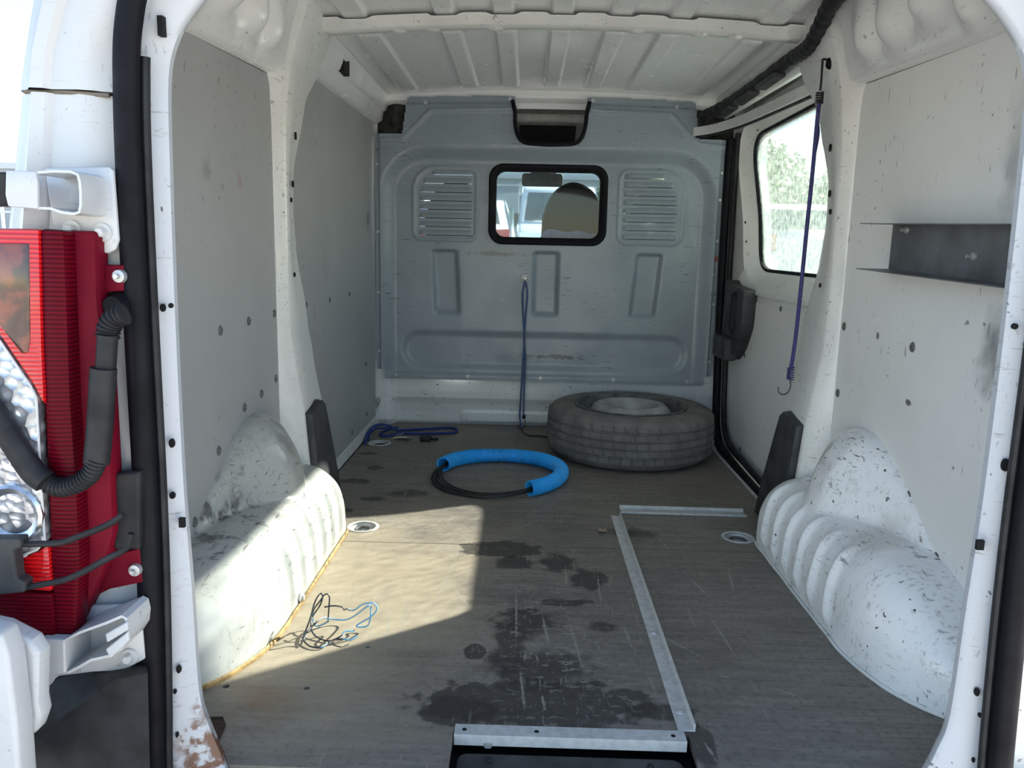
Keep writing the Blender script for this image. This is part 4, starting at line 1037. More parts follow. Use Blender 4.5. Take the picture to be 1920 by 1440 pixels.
for i, (x, y, z, rx, rz, lab) in enumerate(((5.2, 19.0, 1.6, 1.5, 1.75, 'leafy tree behind the middle of the side window'), (8.2, 19.2, 1.6, 1.4, 1.7, 'leafy tree behind the pillar end of the side window'), (2.9, 22.2, 1.6, 1.2, 1.5, 'farther leafy tree behind the bulkhead end of the side window'))):
    tree((x, y, z), rx, rz, 5000, lab, seed=i)


# ================================================================== LOOSE THINGS IN THE LOAD SPACE
# ---- spare wheel lying flat
TC = (0.343, 3.02)
sw = empty('spare_wheel', (TC[0], TC[1], 0), 'spare wheel with worn dusty tyre lying flat on the floor', 'wheel')
half = [(0.208, 0.022), (0.222, 0.006), (0.245, 0.001), (0.285, 0.003), (0.300, 0.008), (0.312, 0.018)]
tread = [(0.320, 0.028)] + [(0.3235 + 0.0065 * (1 - ((z - 0.1035) / 0.08) ** 2), z) for z in np.linspace(0.034, 0.173, 48)] + [(0.320, 0.179)]
prof = half + tread + [(0.314, 0.186), (0.306, 0.191), (0.302, 0.1915), (0.298, 0.1945), (0.288, 0.1975), (0.262, 0.1990), (0.258, 0.1968), (0.254, 0.1990), (0.240, 0.1985), (0.226, 0.1960), (0.214, 0.190)]
NA = 432; rows = []
for (r, z) in prof:
    row = []
    for k in range(NA):
        a = 2 * PI * k / NA; rr = r
        if 0.034 <= z <= 0.173:
            for gz in (0.058, 0.088, 0.119, 0.149):
                if abs(z - gz) < 0.0035: rr -= 0.006
            ph = (k + (3 if 0.058 < z < 0.149 else 0) + int((z - 0.10) * 60)) % 9
            if ph < 1 and (z < 0.058 or z > 0.149): rr -= 0.0045
            if ph < 1 and 0.058 < z < 0.149: rr -= 0.003
        if 0.178 < z < 0.1955 and r > 0.30 and k % 9 < 2: rr -= 0.002
        row.append((TC[0] + rr * math.cos(a), TC[1] + rr * math.sin(a), z))
    rows.append(row)
MB().grid(rows, close_v=True).build('tyre', TYRE, sw, smooth=28)
c3 = (TC[0], TC[1], 0)
MB().lathe([(0.215, 0.186), (0.221, 0.197), (0.218, 0.2015), (0.212, 0.200), (0.205, 0.188), (0.199, 0.155), (0.186, 0.135), (0.182, 0.09), (0.17, 0.07)], c3, 'z', 64).build('rim', DARKSTEEL, sw, smooth=40)
dk = MB().lathe([(0.188, 0.095), (0.176, 0.115), (0.166, 0.148), (0.157, 0.176), (0.148, 0.190), (0.136, 0.199), (0.121, 0.202), (0.108, 0.198), (0.098, 0.186), (0.090, 0.168), (0.082, 0.156), (0.045, 0.153), (0.036, 0.148), (0.034, 0.10)], c3, 'z', 64).build('wheel_disc', STEEL, sw, smooth=40)
for k in range(8):
    a = 2 * PI * k / 8 + 0.3
    MB().lathe([(0.0, 0.004), (0.011, 0.004), (0.013, 0.0)], (TC[0] + 0.158 * math.cos(a), TC[1] + 0.158 * math.sin(a), 0.172), 'z', 12).build('vent_hole', HOLE, dk)
for k in range(5):
    a = 2 * PI * k / 5 + 0.2
    MB().lathe([(0.0, 0.002), (0.0075, 0.002), (0.009, 0.0)], (TC[0] + 0.062 * math.cos(a), TC[1] + 0.062 * math.sin(a), 0.1540), 'z', 12).build('bolt_hole', HOLE, dk)

# ---- blue corrugated hose and the black cable coil threaded through it
HC = (-0.158, 2.612); HR = 0.214
hs = empty('corrugated_hose', (HC[0], HC[1], 0), 'bright blue corrugated hose curled in an open ring', 'hose')
def ringpt(a, r, z): return (HC[0] + r * math.cos(a), HC[1] + r * math.sin(a) * 1.02, z)
a0, a1 = math.radians(163), math.radians(-62)
NS = 112 * 4; pts = []; rad = []
for i in range(NS + 1):
    a = a0 + (a1 - a0) * i / NS
    pts.append(ringpt(a, HR + 0.006 * math.sin(3 * a), 0.0265)); rad.append(0.0262 - (0.0050 if i % 4 >= 2 else 0.0))
MB().tube(pts, rad, 20, caps=False).build('ribbed_tube', HOSEBLUE, hs, smooth=25)
MB().tube(pts, [0.0215] * len(pts), 14, caps=False).build('tube_bore', HOSEBLUE, hs, smooth=60)
cl = empty('cable_coil', (HC[0], HC[1], 0), 'thin black cables looped through the blue hose', 'cable')
rnd = random.Random(3)
for k in range(7):
    ph, am, rr0, z0 = rnd.uniform(0, 6), rnd.uniform(0.004, 0.014), HR + rnd.uniform(-0.018, 0.020), rnd.uniform(0.008, 0.022)
    pts = []
    for i in range(121):
        a = math.radians(150) + math.radians(160) * i / 120
        w = math.sin(PI * i / 120)
        pts.append(ringpt(a, rr0 * w + HR * (1 - w) + am * math.sin(2.0 * a + ph) * w + 0.012 * w, max(0.0045, z0 * (1 - 0.6 * w) + 0.013 * (1 - w))))
    MB().tube(pts, 0.0032, 7).build('strand', CABLE, cl, smooth=60)

# ---- tangle of thin wire on the sunlit floor
wt = empty('wire_tangle', (-0.47, 1.52, 0), 'tangled thin blue and black wire on the sunlit floor', 'wire')
def wp(L): return [tuple(at(500 + x / 6.0, 1060 + y / 6.0, Z=max(h, 0.0025))) for x, y, h in L]
W1 = [(650,470,.05),(760,455,.055),(850,470,.05),(870,500,.045),(900,490,.045),(980,505,.04),(1080,440,.06),(1200,425,.065),(1240,490,.05),(1170,580,.03),(1010,680,.012),(1125,685,.012),(1165,600,.035),(1170,460,.06),(1120,470,.06),(1000,560,.03),(900,610,.012),(780,610,.01),(640,590,.02),(560,640,.02),(500,700,.015),(430,780,.01),(420,850,.006),(500,915,.004),(620,920,.004),(720,850,.006),(800,830,.008),(880,830,.01),(940,840,.01),(1020,800,.012)]
W2 = [(690,620,.01),(700,480,.05),(705,350,.075),(660,325,.08),(600,400,.07),(530,500,.045),(520,600,.02),(550,680,.008),(620,670,.006),(700,625,.01)]
W3 = [(390,890,.004),(430,760,.02),(490,600,.045),(540,420,.07),(600,320,.08),(630,350,.075),(600,450,.055),(540,540,.03),(500,640,.02),(510,740,.01),(570,810,.005),(700,850,.004),(830,800,.01),(880,745,.015),(990,735,.012)]
W4 = [(380,900,.004),(420,800,.01),(470,740,.012),(490,700,.016),(440,790,.01),(400,860,.005)]
for L in (W1, W2, W3, W4):
    MB().tube(smoothpath(wp(L), 6), 0.0017, 6).build('wire_loop', WIREBLUE, wt, smooth=60)

# ---- bungee cords
def hook(parent, c, s=1.0, mat=ZINC, flip=1):
    pts = [(c[0], c[1], c[2]), (c[0] + 0.002*s*flip, c[1], c[2] - 0.018*s), (c[0] - 0.002*s*flip, c[1], c[2] - 0.030*s), (c[0] - 0.012*s*flip, c[1], c[2] - 0.036*s), (c[0] - 0.022*s*flip, c[1], c[2] - 0.030*s), (c[0] - 0.023*s*flip, c[1], c[2] - 0.020*s)]
    MB().tube(smoothpath(pts, 4), 0.0016 * s, 7).build('hook', mat, parent)
def coil(parent, c, mat, r=0.008, n=5, h=0.005):
    pts = [(c[0] + r * math.cos(2*PI*i/10), c[1] + r * math.sin(2*PI*i/10), c[2] - h * i / 10) for i in range(10 * n)]
    MB().tube(pts, 0.0024, 6).build('coil_clamp', mat, parent)
# from the eye bolt on the bulkhead
eyq = at(985, 522, Y=3.36)
ey = empty('eye_bolt', (eyq[0], 3.33, eyq[2]), 'shiny eye bolt in the bulkhead holding the blue cord', 'bolt')
MB().lathe([(0.0, -0.012), (0.006, -0.012), (0.010, -0.006), (0.011, -0.002), (0.015, -0.002), (0.015, 0.0)], (eyq[0], 3.379, eyq[2]), 'y', 16).build('washer', ZINC, ey)
MB().tube([(eyq[0] + 0.011 * math.cos(2*PI*k/16), 3.358 + 0.004 * math.sin(2*PI*k/16), eyq[2] - 0.003 + 0.011 * math.sin(2*PI*k/16)) for k in range(16)], 0.0032, 8, closed=True).build('eye', ZINC, ey)
bc = empty('bungee_cord', (eyq[0], 3.30, 0), 'faded blue cord hanging doubled from the eye bolt on the bulkhead', 'cord')
zt = eyq[2] - 0.012
P1 = [(eyq[0], 3.352, zt), (eyq[0] - 0.010, 3.350, zt - 0.05), (eyq[0] - 0.006, 3.346, zt - 0.14), (eyq[0] + 0.002, 3.344, zt - 0.24), (eyq[0] - 0.001, 3.344, zt - 0.34), (eyq[0] - 0.006, 3.342, zt - 0.48), (eyq[0] - 0.010, 3.338, zt - 0.58), (eyq[0] - 0.008, 3.335, 0.05), (eyq[0] - 0.002, 3.335, 0.015)]
P2 = [(eyq[0], 3.352, zt), (eyq[0] + 0.010, 3.350, zt - 0.05), (eyq[0] + 0.006, 3.348, zt - 0.14), (eyq[0] + 0.001, 3.350, zt - 0.24), (eyq[0] + 0.008, 3.348, zt - 0.34), (eyq[0] + 0.006, 3.344, zt - 0.48), (eyq[0] + 0.006, 3.338, zt - 0.57), (eyq[0] + 0.008, 3.335, 0.062)]
MB().tube(smoothpath(P1, 6), 0.0042, 8).build('cord_strand', CORD_DUSTY, bc); MB().tube(smoothpath(P2, 6), 0.0042, 8).build('cord_strand', CORD_DUSTY, bc)
coil(bc, (eyq[0] + 0.008, 3.335, 0.075), BLACKPL, 0.006, 4, 0.004)
hook(bc, (eyq[0] + 0.012, 3.335, 0.055), 1.2, BLACKPL)
MB().tube(smoothpath([(eyq[0] - 0.002, 3.335, 0.012), (eyq[0] + 0.01, 3.29, 0.004), (eyq[0] + 0.04, 3.24, 0.0035), (eyq[0] + 0.07, 3.25, 0.0035), (eyq[0] + 0.12, 3.22, 0.0035)], 5), 0.003, 6).build('tail_string', CABLE, bc)
# on the floor in the far left corner
fb = empty('bungee_cord', (-0.6, 3.2, 0), 'dark blue bungee cord coiled on the floor in the far left corner', 'cord')
def fp(L): return [tuple(at(x, y, Z=max(h, 0.0055))) for x, y, h in L]
L1 = [(684, 833, .004), (688, 815, .02), (700, 800, .045), (718, 796, .05), (732, 800, .03), (742, 806, .012), (760, 806, .006), (800, 804, .006), (845, 802, .006), (857, 806, .006), (850, 811, .006), (800, 813, .006), (750, 813, .006), (722, 818, .006), (712, 814, .006), (722, 808, .008), (738, 803, .016)]
MB().tube(smoothpath(fp(L1), 6), 0.0055, 8).build('cord_strand', CORD, fb)
L2 = [(690, 826, .006), (694, 812, .02), (705, 804, .03), (722, 803, .03), (737, 802, .02), (746, 801, .012)]
MB().tube(smoothpath(fp(L2), 6), 0.0045, 8).build('cord_strand', CORD, fb)
q = at(748, 814, Z=0.008); MB().tube(smoothpath([(q[0] - 0.012, q[1], 0.006), (q[0], q[1] - 0.004, 0.006), (q[0] + 0.012, q[1] + 0.006, 0.008), (q[0] + 0.016, q[1] + 0.02, 0.01)], 4), 0.0018, 6).build('hook', ZINC, fb)
# on the right pillar
rb = empty('bungee_cord', (0.68, 2.17, 0.4), 'violet blue bungee cord hanging in front of the side window pillar', 'cord')
top = (0.682, 2.150, 1.285)
MB().tube(smoothpath([(0.692, 2.147, 1.300), (0.680, 2.147, 1.302), (0.680, 2.149, 1.290), (0.682, 2.152, 1.25), (0.682, 2.155, 1.225)], 5), 0.003, 7).build('hook', BLACKPL, rb)
coil(rb, (0.682, 2.155, 1.222), BLACKPL, 0.009, 5, 0.006)
P1 = [(0.682, 2.155, 1.20), (0.682, 2.158, 1.12), (0.682, 2.16, 1.0), (0.681, 2.165, 0.85), (0.680, 2.168, 0.7), (0.678, 2.172, 0.56), (0.674, 2.176, 0.475)]
MB().tube(smoothpath(P1, 6), 0.0058, 8).build('cord_strand', CORD_DARK, rb)
MB().tube(smoothpath([(0.684, 2.155, 1.20), (0.692, 2.185, 1.16), (0.695, 2.18, 1.12), (0.684, 2.160, 1.075), (0.682, 2.16, 1.06)], 5), 0.005, 8).build('cord_strand', CORD_DARK, rb)
coil(rb, (0.674, 2.176, 0.480), CORD_DARK, 0.0085, 5, 0.007)
hook(rb, (0.674, 2.176, 0.450), 1.35, DARKSTEEL)

# ---- metal angle strips screwed to the floor
def screw(parent, x, y, z, r=0.007):
    MB().lathe([(0.0, 0.0035), (r*0.5, 0.0032), (r*0.55, 0.0022), (r*0.9, 0.0022), (r*1.1, 0)], (x, y, z), 'z', 10).build('screw', ZINC, parent)
ang = empty('metal_angle', (0.207, 1.7, 0), 'long galvanised angle strip screwed along the floor', 'metal strip')
XL, XR, Y0, Y1 = 0.1905, 0.2195, 1.180, 2.245
MB().prism([(XL, Y0, 0), (XR, Y0, 0), (XR, Y0, 0.014), (XR - 0.003, Y0, 0.014), (XR - 0.003, Y0, 0.003), (XL, Y0, 0.003)], (0, Y1 - Y0, 0)).build('angle_profile', ALU, ang, smooth=0, bevel=0.0007)
for p in ((1187, 1072), (1227, 1187), (1277, 1335)):
    q = at(*p, Z=0.003); screw(ang, 0.2035, q[1], 0.003)
ch = empty('metal_channel', (0.42, 2.33, 0), 'short bright metal channel lying across the floor near the tyre', 'metal strip')
q0 = at(1163, 960, Z=0); q1 = at(1397, 967, Z=0)
for (dy0, dy1, h) in ((0.0, 0.045, 0.003), (0.0, 0.003, 0.008), (0.042, 0.045, 0.014)):
    MB().prism([(q0[0], q0[1] - 0.02 + dy0, 0.0005), (q1[0], q1[1] - 0.02 + dy0, 0.0005), (q1[0], q1[1] - 0.02 + dy1, 0.0005), (q0[0], q0[1] - 0.02 + dy1, 0.0005)], (0, 0, h)).build('channel_web' if h == 0.003 else 'channel_flange', ZINC if h == 0.003 else ALU, ch, smooth=0)
st2 = empty('metal_angle', (0.01, 1.17, 0), 'short galvanised angle strip at the edge of the black step', 'metal strip')
q0 = at(853, 1363, Z=0.003); q1 = at(1285, 1379, Z=0.003)
MB().prism([(q0[0], 1.148, 0.0005), (q0[0], 1.148, 0.0032), (q0[0], 1.178, 0.0032), (q0[0], 1.178, 0.0005), (q0[0], 1.151, 0.0005), (q0[0], 1.151, -0.016), (q0[0], 1.148, -0.016)], (q1[0] - q0[0], 0, 0)).build('angle_profile', ALU, st2, smooth=0, bevel=0.0006)
for p in ((871, 1367), (1006, 1373), (1262, 1379)):
    q = at(*p, Z=0.003); MB().lathe([(0.0, 0.001), (0.003, 0.001), (0.0042, 0.0)], (q[0], 1.163, 0.0032), 'z', 10).build('screw_hole', HOLE, st2)
tr2 = empty('step_tray', (0.01, 1.06, -0.045), 'black plastic step cover in the floor at the bottom edge', 'step')
MB().prism([(x, y, -0.045) for x, y in rrect(0.006, 1.05, 0.182, 0.083, 0.018, 6)], (0, 0, 0.027)).build('cover_plate', GREYPL, tr2, smooth=40, bevel=0.004)
for x, y in ((-0.125, 1.117), (0.135, 1.112)):
    MB().lathe([(0.0, 0.003), (0.005, 0.003), (0.006, 0.0)], (x, y, -0.018), 'z', 10).build('screw', BLACKPL, tr2)
q = at(915, 1393, Z=-0.012)
nt = MB()
nt.grid([[(q[0] + r * math.cos(PI/3*k), q[1] + r * math.sin(PI/3*k), z) for k in range(6)] for r, z in ((0.0045, -0.017), (0.0085, -0.017), (0.0085, -0.010), (0.0045, -0.010))], close_u=True, close_v=True)
nt.build('hex_nut', ZINC, label='small hex nut lying in the gap above the black step', cat='nut', smooth=0)
q = at(795, 1428, Z=0)
mb = MB(); 
rows = [[(q[0] + 0.035 * (u - 0.5) + 0.004 * math.sin(9 * v), 1.052 + 0.022 * (v - 0.5), -0.02 + 0.010 * math.exp(-8 * (u - 0.5) ** 2) + 0.004 * mnoise(Vector((u * 9, v * 9, 0)))) for v in np.linspace(0, 1, 12)] for u in np.linspace(0, 1, 20)]
mb.grid(rows).build('tape_scrap', TAPE, label='crumpled scrap of grey tape on the rear sill', cat='tape', smooth=40)

# ---- tie-down rings and floor anchor wells
def well(x, y, label):
    r = empty('floor_anchor', (x, y, -0.02), label, 'anchor')
    MB().lathe([(0.046, 0.0), (0.046, 0.002), (0.043, 0.0035), (0.037, 0.002), (0.034, -0.010), (0.026, -0.024), (0.0, -0.026)], (x, y, 0), 'z', 32).build('dish', ALU, r, smooth=50)
    MB().tube([(x + 0.021 * math.cos(2*PI*k/20), y + 0.021 * math.sin(2*PI*k/20), -0.008) for k in range(20)], 0.004, 8, closed=True).build('lashing_ring', DARKSTEEL, r)
    MB().lathe([(0.0, 0.010), (0.009, 0.009), (0.010, 0.004), (0.010, -0.002)], (x, y - 0.006, -0.020), 'z', 16).build('bolt_head', ZINC, r)
for w_, lab in zip(WELLS, ('round metal lashing well in the floor beside the left wheel arch', 'round metal lashing well in the floor beside the right wheel arch', 'round metal lashing well in the floor near the blue bungee cord')):
    well(w_[0], w_[1], lab)
def dring(p, sx, label):
    q = at(*p, Y=3.375); c = (q[0], 3.375, q[2])
    r = empty('lashing_eye', c, label, 'ring')
    MB().lathe([(0.0, -0.022), (0.010, -0.021), (0.014, -0.014), (0.018, -0.006), (0.019, 0.006)], c, 'y', 18).build('boss', ZINC, r, smooth=40)
    ring = [(c[0] + 0.012 * -sx + 0.016 * math.cos(2*PI*k/18) * 0.6 - sx * 0.012 * math.sin(2*PI*k/18), c[1] - 0.020, c[2] + 0.012 + 0.020 * math.sin(2*PI*k/18)) for k in range(18)]
    MB().tube(ring, 0.0035, 8, closed=True).build('ring', ZINC, r)
dring((703, 758), -1, 'zinc lashing eye on the white sill near the left lining board')
dring((1331, 776), 1, 'zinc lashing eye on the white sill behind the spare wheel')

# ---- rubber pads on the pillars
def pad(sx, label):
    r = empty('rubber_pad', (sx * 0.67, 2.18, 0), label, 'pad')
    def X(z): return WX - float(np.interp(z, [0, .34, .45], [.078, .056, .040]))
    poly = [(2.078, 0.335), (2.20, 0.352), (2.225, 0.335), (2.30, 0.10), (2.32, 0.0), (2.10, 0.0), (2.085, 0.12)]
    v0 = [(sx * (X(z) + 0.003), y, z) for y, z in poly]; v1 = [(sx * (X(z) - 0.020), y + 0.004, z if z < 0.3 else z - 0.005) for y, z in poly]; n = len(poly)
    mb = MB(); mb.add(v0 + v1, [tuple(range(n)), tuple(range(2*n - 1, n - 1, -1))] + [(i, (i+1) % n, n + (i+1) % n, n + i) for i in range(n)])
    mb.build('pad_body', GREYPL, r, smooth=30, bevel=0.004)
pad(-1, 'grey black rubber pad at the foot of the left pillar'); pad(1, 'grey black rubber pad at the foot of the right pillar')

# ---- metal shelf tray on the right lining
sh = empty('metal_shelf', (0.71, 1.5, 0.75), 'dark grey sheet metal shelf tray screwed to the right lining', 'shelf')
YA, YB = 1.78, 1.10
def zt_(y, a): return a - 0.036 * (YA - y)
for a, nm in ((0.766, 'bottom_plate'), (0.866, 'top_plate')):
    MB().prism([(0.664, YA, zt_(YA, a)), (0.738, YA, zt_(YA, a)), (0.738, YB, zt_(YB, a)), (0.690, YB, zt_(YB, a))], (0, 0, 0.002)).build(nm, SHELFM, sh, smooth=0)
MB().prism([(0.740, YA, zt_(YA, 0.766)), (0.740, YB, zt_(YB, 0.766)), (0.740, YB, zt_(YB, 0.868)), (0.740, YA, zt_(YA, 0.868))], (-0.003, 0, 0)).build('back_plate', SHELFM, sh, smooth=0)
for p in ((1700, 431), (1825, 481)):
    q = at(*p, X=0.736); MB().lathe([(0.0, -0.014), (0.004, -0.014), (0.0045, -0.005), (0.008, -0.004), (0.009, 0)], (0.737, q[1], q[2]), 'x', 10).build('screw', ZINC, sh)

# ---- small litter
q = at(755, 823, Z=0); rows = [[(q[0] - 0.04 + 0.08 * u, q[1] - 0.02 + 0.04 * v - 0.02 * u, 0.003 + 0.012 * u * u * (1 - v) + 0.006 * math.sin(3 * u)) for v in np.linspace(0, 1, 6)] for u in np.linspace(0, 1, 12)]
MB().grid(rows).build('paper_scrap', PAPER, label='curled scrap of white paper near the blue bungee cord', cat='paper', smooth=60)
q = at(802, 827, Z=0); cp_ = empty('cord_clip', (q[0], q[1], 0), 'small black plastic clip on the floor near the paper scrap', 'clip')
MB().box((q[0] - 0.030, q[1] - 0.02, 0.001), (q[0] + 0.012, q[1] + 0.025, 0.022)).build('clip_body', BLACKPL, cp_, bevel=0.004)
MB().box((q[0] + 0.010, q[1] - 0.004, 0.004), (q[0] + 0.045, q[1] + 0.010, 0.014)).build('clip_tongue', BLACKPL, cp_, bevel=0.003)
q = at(1130, 997, Z=0)
MB().grid([[(q[0] - 0.012 + 0.024 * u, q[1] - 0.012 + 0.024 * v + 0.004 * math.sin(9 * u), 0.002 + 0.004 * mnoise(Vector((u * 4, v * 4, 2))) + 0.003) for v in np.linspace(0, 1, 5)] for u in np.linspace(0, 1, 5)]).build('wood_chip', plain('chip_tan', (0.42, 0.33, 0.22), 0.8), label='tan wood chip on the floor left of the long angle strip', cat='chip', smooth=0)
# wire clip on the right flange of the bulkhead
wc = empty('wire_clip', (0.725, 3.36, 0.70), 'bent wire clip and peg on the right flange of the bulkhead', 'clip')
q = at(1341, 490, Y=3.36)
MB().tube(smoothpath([(q[0] + 0.004, 3.345, q[2] + 0.02), (q[0] + 0.002, 3.342, q[2] - 0.02), (q[0] + 0.004, 3.340, q[2] - 0.052), (q[0] - 0.012, 3.340, q[2] - 0.056)], 4), 0.0018, 6).build('wire', ZINC, wc)
MB().box((q[0] - 0.004, 3.338, q[2] + 0.0), (q[0] + 0.006, 3.35, q[2] + 0.02)).build('red_sleeve', plain('faded_red', (0.25, 0.06, 0.05), 0.6), wc)
q = at(1338, 551, Y=3.36)
MB().tube([(q[0] - 0.018, 3.335, q[2]), (q[0] + 0.02, 3.35, q[2])], 0.0045, 8).build('peg', ZINC, wc)

# ================================================================== LEFT REAR CORNER, OUTSIDE
vb = bpy.data.objects['van_body']
def xout(z): return float(np.interp(z, [-0.1, 0.2, 0.8, 0.975, 1.08, 1.5], [-0.86, -0.84, -0.775, -0.737, -0.712, -0.60]))
def corner(zr, dy, name, mat):
    rows = []
    for z in np.linspace(zr[0], zr[1], 24):
        xo = xout(z); row = []
        xi = -0.606 if z < 1.02 else -0.606 + (z - 1.02) * 0.5
        for (u, y) in ((0.0, 1.03), (0.0, 1.012), (0.10, 1.008), (0.18, 1.000), (0.30, 0.996), (0.55, 0.998), (0.60, 0.990), (0.72, 0.988), (0.76, 0.994), (0.80, 1.002), (0.86, 1.006), (0.92, 1.012), (0.97, 1.028), (1.0, 1.06)):
            row.append((xi + (xo - xi) * u, y - dy, z))
        row += [(min(xo - 0.02, -0.765), 1.18, z), (min(xo - 0.05, -0.815), 1.5, z), (min(xo - 0.09, -0.83), 2.3, z)]
        rows.append(row)
    return MB().grid(rows).build(name, mat, vb, smooth=40)
OUTW = paint('white_outer_paint', (0.53, 0.535, 0.54), 0.35, 0.25, 0.3)
corner((-0.02, 0.972), 0.0, 'corner_panel', OUTW)
corner((0.976, 1.5), 0.005, 'corner_panel', OUTW)
MB().tube([(-0.612, 1.004, 0.972), (-0.66, 0.996, 0.9735), (-0.72, 1.004, 0.975)], 0.0028, 6).build('seam_sealer', plain('grimy_sealer', (0.20, 0.17, 0.14), 0.8), vb)
rows = [[(x, 0.998 + 0.01 * abs(v), z) for v in (-1, -0.6, 0, 0.6, 1)] for x, z in ()]

def px(L, Y): return [tuple(at(x, y, Y=Y)) for x, y in L]
# ---- tail light
tl = empty('tail_light', (-0.70, 0.97, 0.25), 'red tail light cluster with clear lower lens on the rear corner', 'tail light')
MB().prism(px([(60, 430), (178, 433), (181, 560), (196, 700), (206, 870), (212, 1000), (190, 1080), (135, 1196), (60, 1190)], 0.962), (0, 0.034, 0)).build('housing', REDPL, tl, smooth=30, bevel=0.006)
MB().prism(px([(70, 428), (119, 432), (126, 600), (132, 760), (142, 900), (150, 1050), (142, 1196), (100, 1196), (92, 1000), (84, 800), (76, 640)], 0.938), (0, 0.03, 0)).build('side_lens', LENSDARK, tl, smooth=30, bevel=0.006)
MB().prism(px([(-80, 426), (72, 429), (77, 640), (82, 760), (62, 722), (0, 630), (-80, 540)], 0.934), (0, 0.02, 0)).build('red_lens', LENSRED, tl, smooth=30, bevel=0.003)
MB().prism(px([(-80, 456), (54, 456), (56, 640), (52, 662), (40, 664), (0, 612), (-80, 520)], 0.9325), (0, 0.006, 0)).build('amber_window', LENSAMBER, tl, smooth=30, bevel=0.002)
cpl = [(-80, 560), (0, 640), (58, 725), (68, 745), (76, 890), (84, 1015), (70, 1030), (40, 1042), (0, 1032), (-80, 1010)]
MB().prism(px(cpl, 0.9335), (0, 0.02, 0)).build('clear_lens', CLEAR, tl, smooth=30, bevel=0.004)
MB().tube(px(cpl, 0.934), 0.0016, 6, closed=True).build('lens_rim', plain('white_rim', (0.75, 0.75, 0.74), 0.4), tl)
q = at(22, 965, Y=0.93)
MB().lathe([(0.0, 0.014), (0.014, 0.012), (0.022, 0.006), (0.030, 0.002), (0.036, -0.003), (0.040, 0.0), (0.040, 0.006)], (q[0], 0.93, q[2]), 'y', 20).build('reflector_bowl', plain('chrome_bowl', (0.72, 0.73, 0.75), 0.15, 0.9, var=0.2, scale=60), tl, smooth=25)
MB().prism(px([(-80, 1030), (0, 1036), (40, 1046), (74, 1033), (90, 1018), (96, 1110), (-80, 1095)], 0.935), (0, 0.02, 0)).build('red_lens', LENSRED, tl, smooth=30, bevel=0.003)
MB().prism(px([(-80, 1099), (96, 1114), (102, 1195), (40, 1193), (-80, 1170)], 0.935), (0, 0.02, 0)).build('dark_lens', LENSDARK, tl, smooth=30, bevel=0.003)
for L in ([(165, 496), (232, 497), (232, 546), (165, 549)], [(165, 1068), (200, 1045), (262, 1028), (268, 1092), (205, 1105), (175, 1120)]):
    MB().prism(px(L, 0.985), (0, 0.012, 0)).build('mounting_tab', REDPL, tl, smooth=0, bevel=0.002)
for p in ((222, 518), (252, 1070)):
    q = at(*p, Y=0.98); MB().lathe([(0.0, -0.010), (0.003, -0.010), (0.0035, -0.004), (0.008, -0.003), (0.009, 0.004)], (q[0], 0.982, q[2]), 'y', 12).build('stud', ZINC, tl)

# ---- wiring conduit between body and door
wc2 = empty('wiring_conduit', (-0.64, 0.92, 0.4), 'black ribbed rubber wiring conduit hanging in front of the tail light', 'conduit')
def ctube(L, Y, r, name, rib=0.0, n=10, mat=BLACKPL):
    sm_ = smoothpath(px(L, Y), n); tot = [0]
    for a_, b_ in zip(sm_, sm_[1:]): tot.append(tot[-1] + (b_ - a_).length)
    m = max(8, int(tot[-1] / 0.0013)); xs_ = np.linspace(0, tot[-1], m)
    P_ = np.array([tuple(p) for p in sm_]); Q = np.stack([np.interp(xs_, tot, P_[:, k]) for k in range(3)], 1)
    rad_ = [r - (rib if (i // 2) % 2 else 0) for i in range(m)]
    return MB().tube([tuple(p) for p in Q], rad_, 14).build(name, mat, wc2, smooth=35 if not rib else 20)
q = at(226, 572, Y=0.99); MB().lathe([(0.0, -0.02), (0.012, -0.02), (0.016, -0.008), (0.019, 0.0), (0.019, 0.01)], (q[0] - 0.002, 0.992, q[2]), 'y', 20).build('grommet', RUBBER, wc2)
ctube([(232, 588), (216, 596), (205, 612), (202, 632)], 0.945, 0.0145, 'bellows', 0.002)
ctube([(202, 628), (198, 690), (194, 720)], 0.935, 0.0120, 'tube')
ctube([(194, 690), (188, 790), (181, 868)], 0.93, 0.0155, 'sleeve')
ctube([(182, 862), (170, 888), (146, 906), (115, 914), (90, 906), (72, 890)], 0.925, 0.0125, 'bellows', 0.002)
ctube([(85, 903), (60, 882), (20, 822), (-60, 700)], 0.92, 0.0150, 'sleeve')
# ---- door check strap
cs = empty('door_check', (-0.65, 0.95, 0.35), 'black door check strap with two rods below the wiring conduit', 'door check')
MB().prism(px([(215, 888), (262, 884), (262, 1032), (212, 1030), (207, 1000), (207, 930)], 0.975), (0, 0.02, 0)).build('bracket', BLACKPL, cs, smooth=0, bevel=0.004)
for L in ([(232, 965), (200, 985), (150, 1005), (110, 1018), (40, 1020)], [(246, 1000), (236, 1028), (200, 1048), (140, 1080), (100, 1092), (30, 1104)]):
    MB().tube(smoothpath(px(L, 0.915), 6), 0.0042, 10).build('rod', BLACKPL, cs)
MB().prism(px([(-60, 1012), (36, 1010), (38, 1028), (24, 1034), (30, 1085), (46, 1092), (44, 1112), (-60, 1122)], 0.905), (0, 0.02, 0)).build('end_clamp', GREYPL, cs, smooth=0, bevel=0.003)

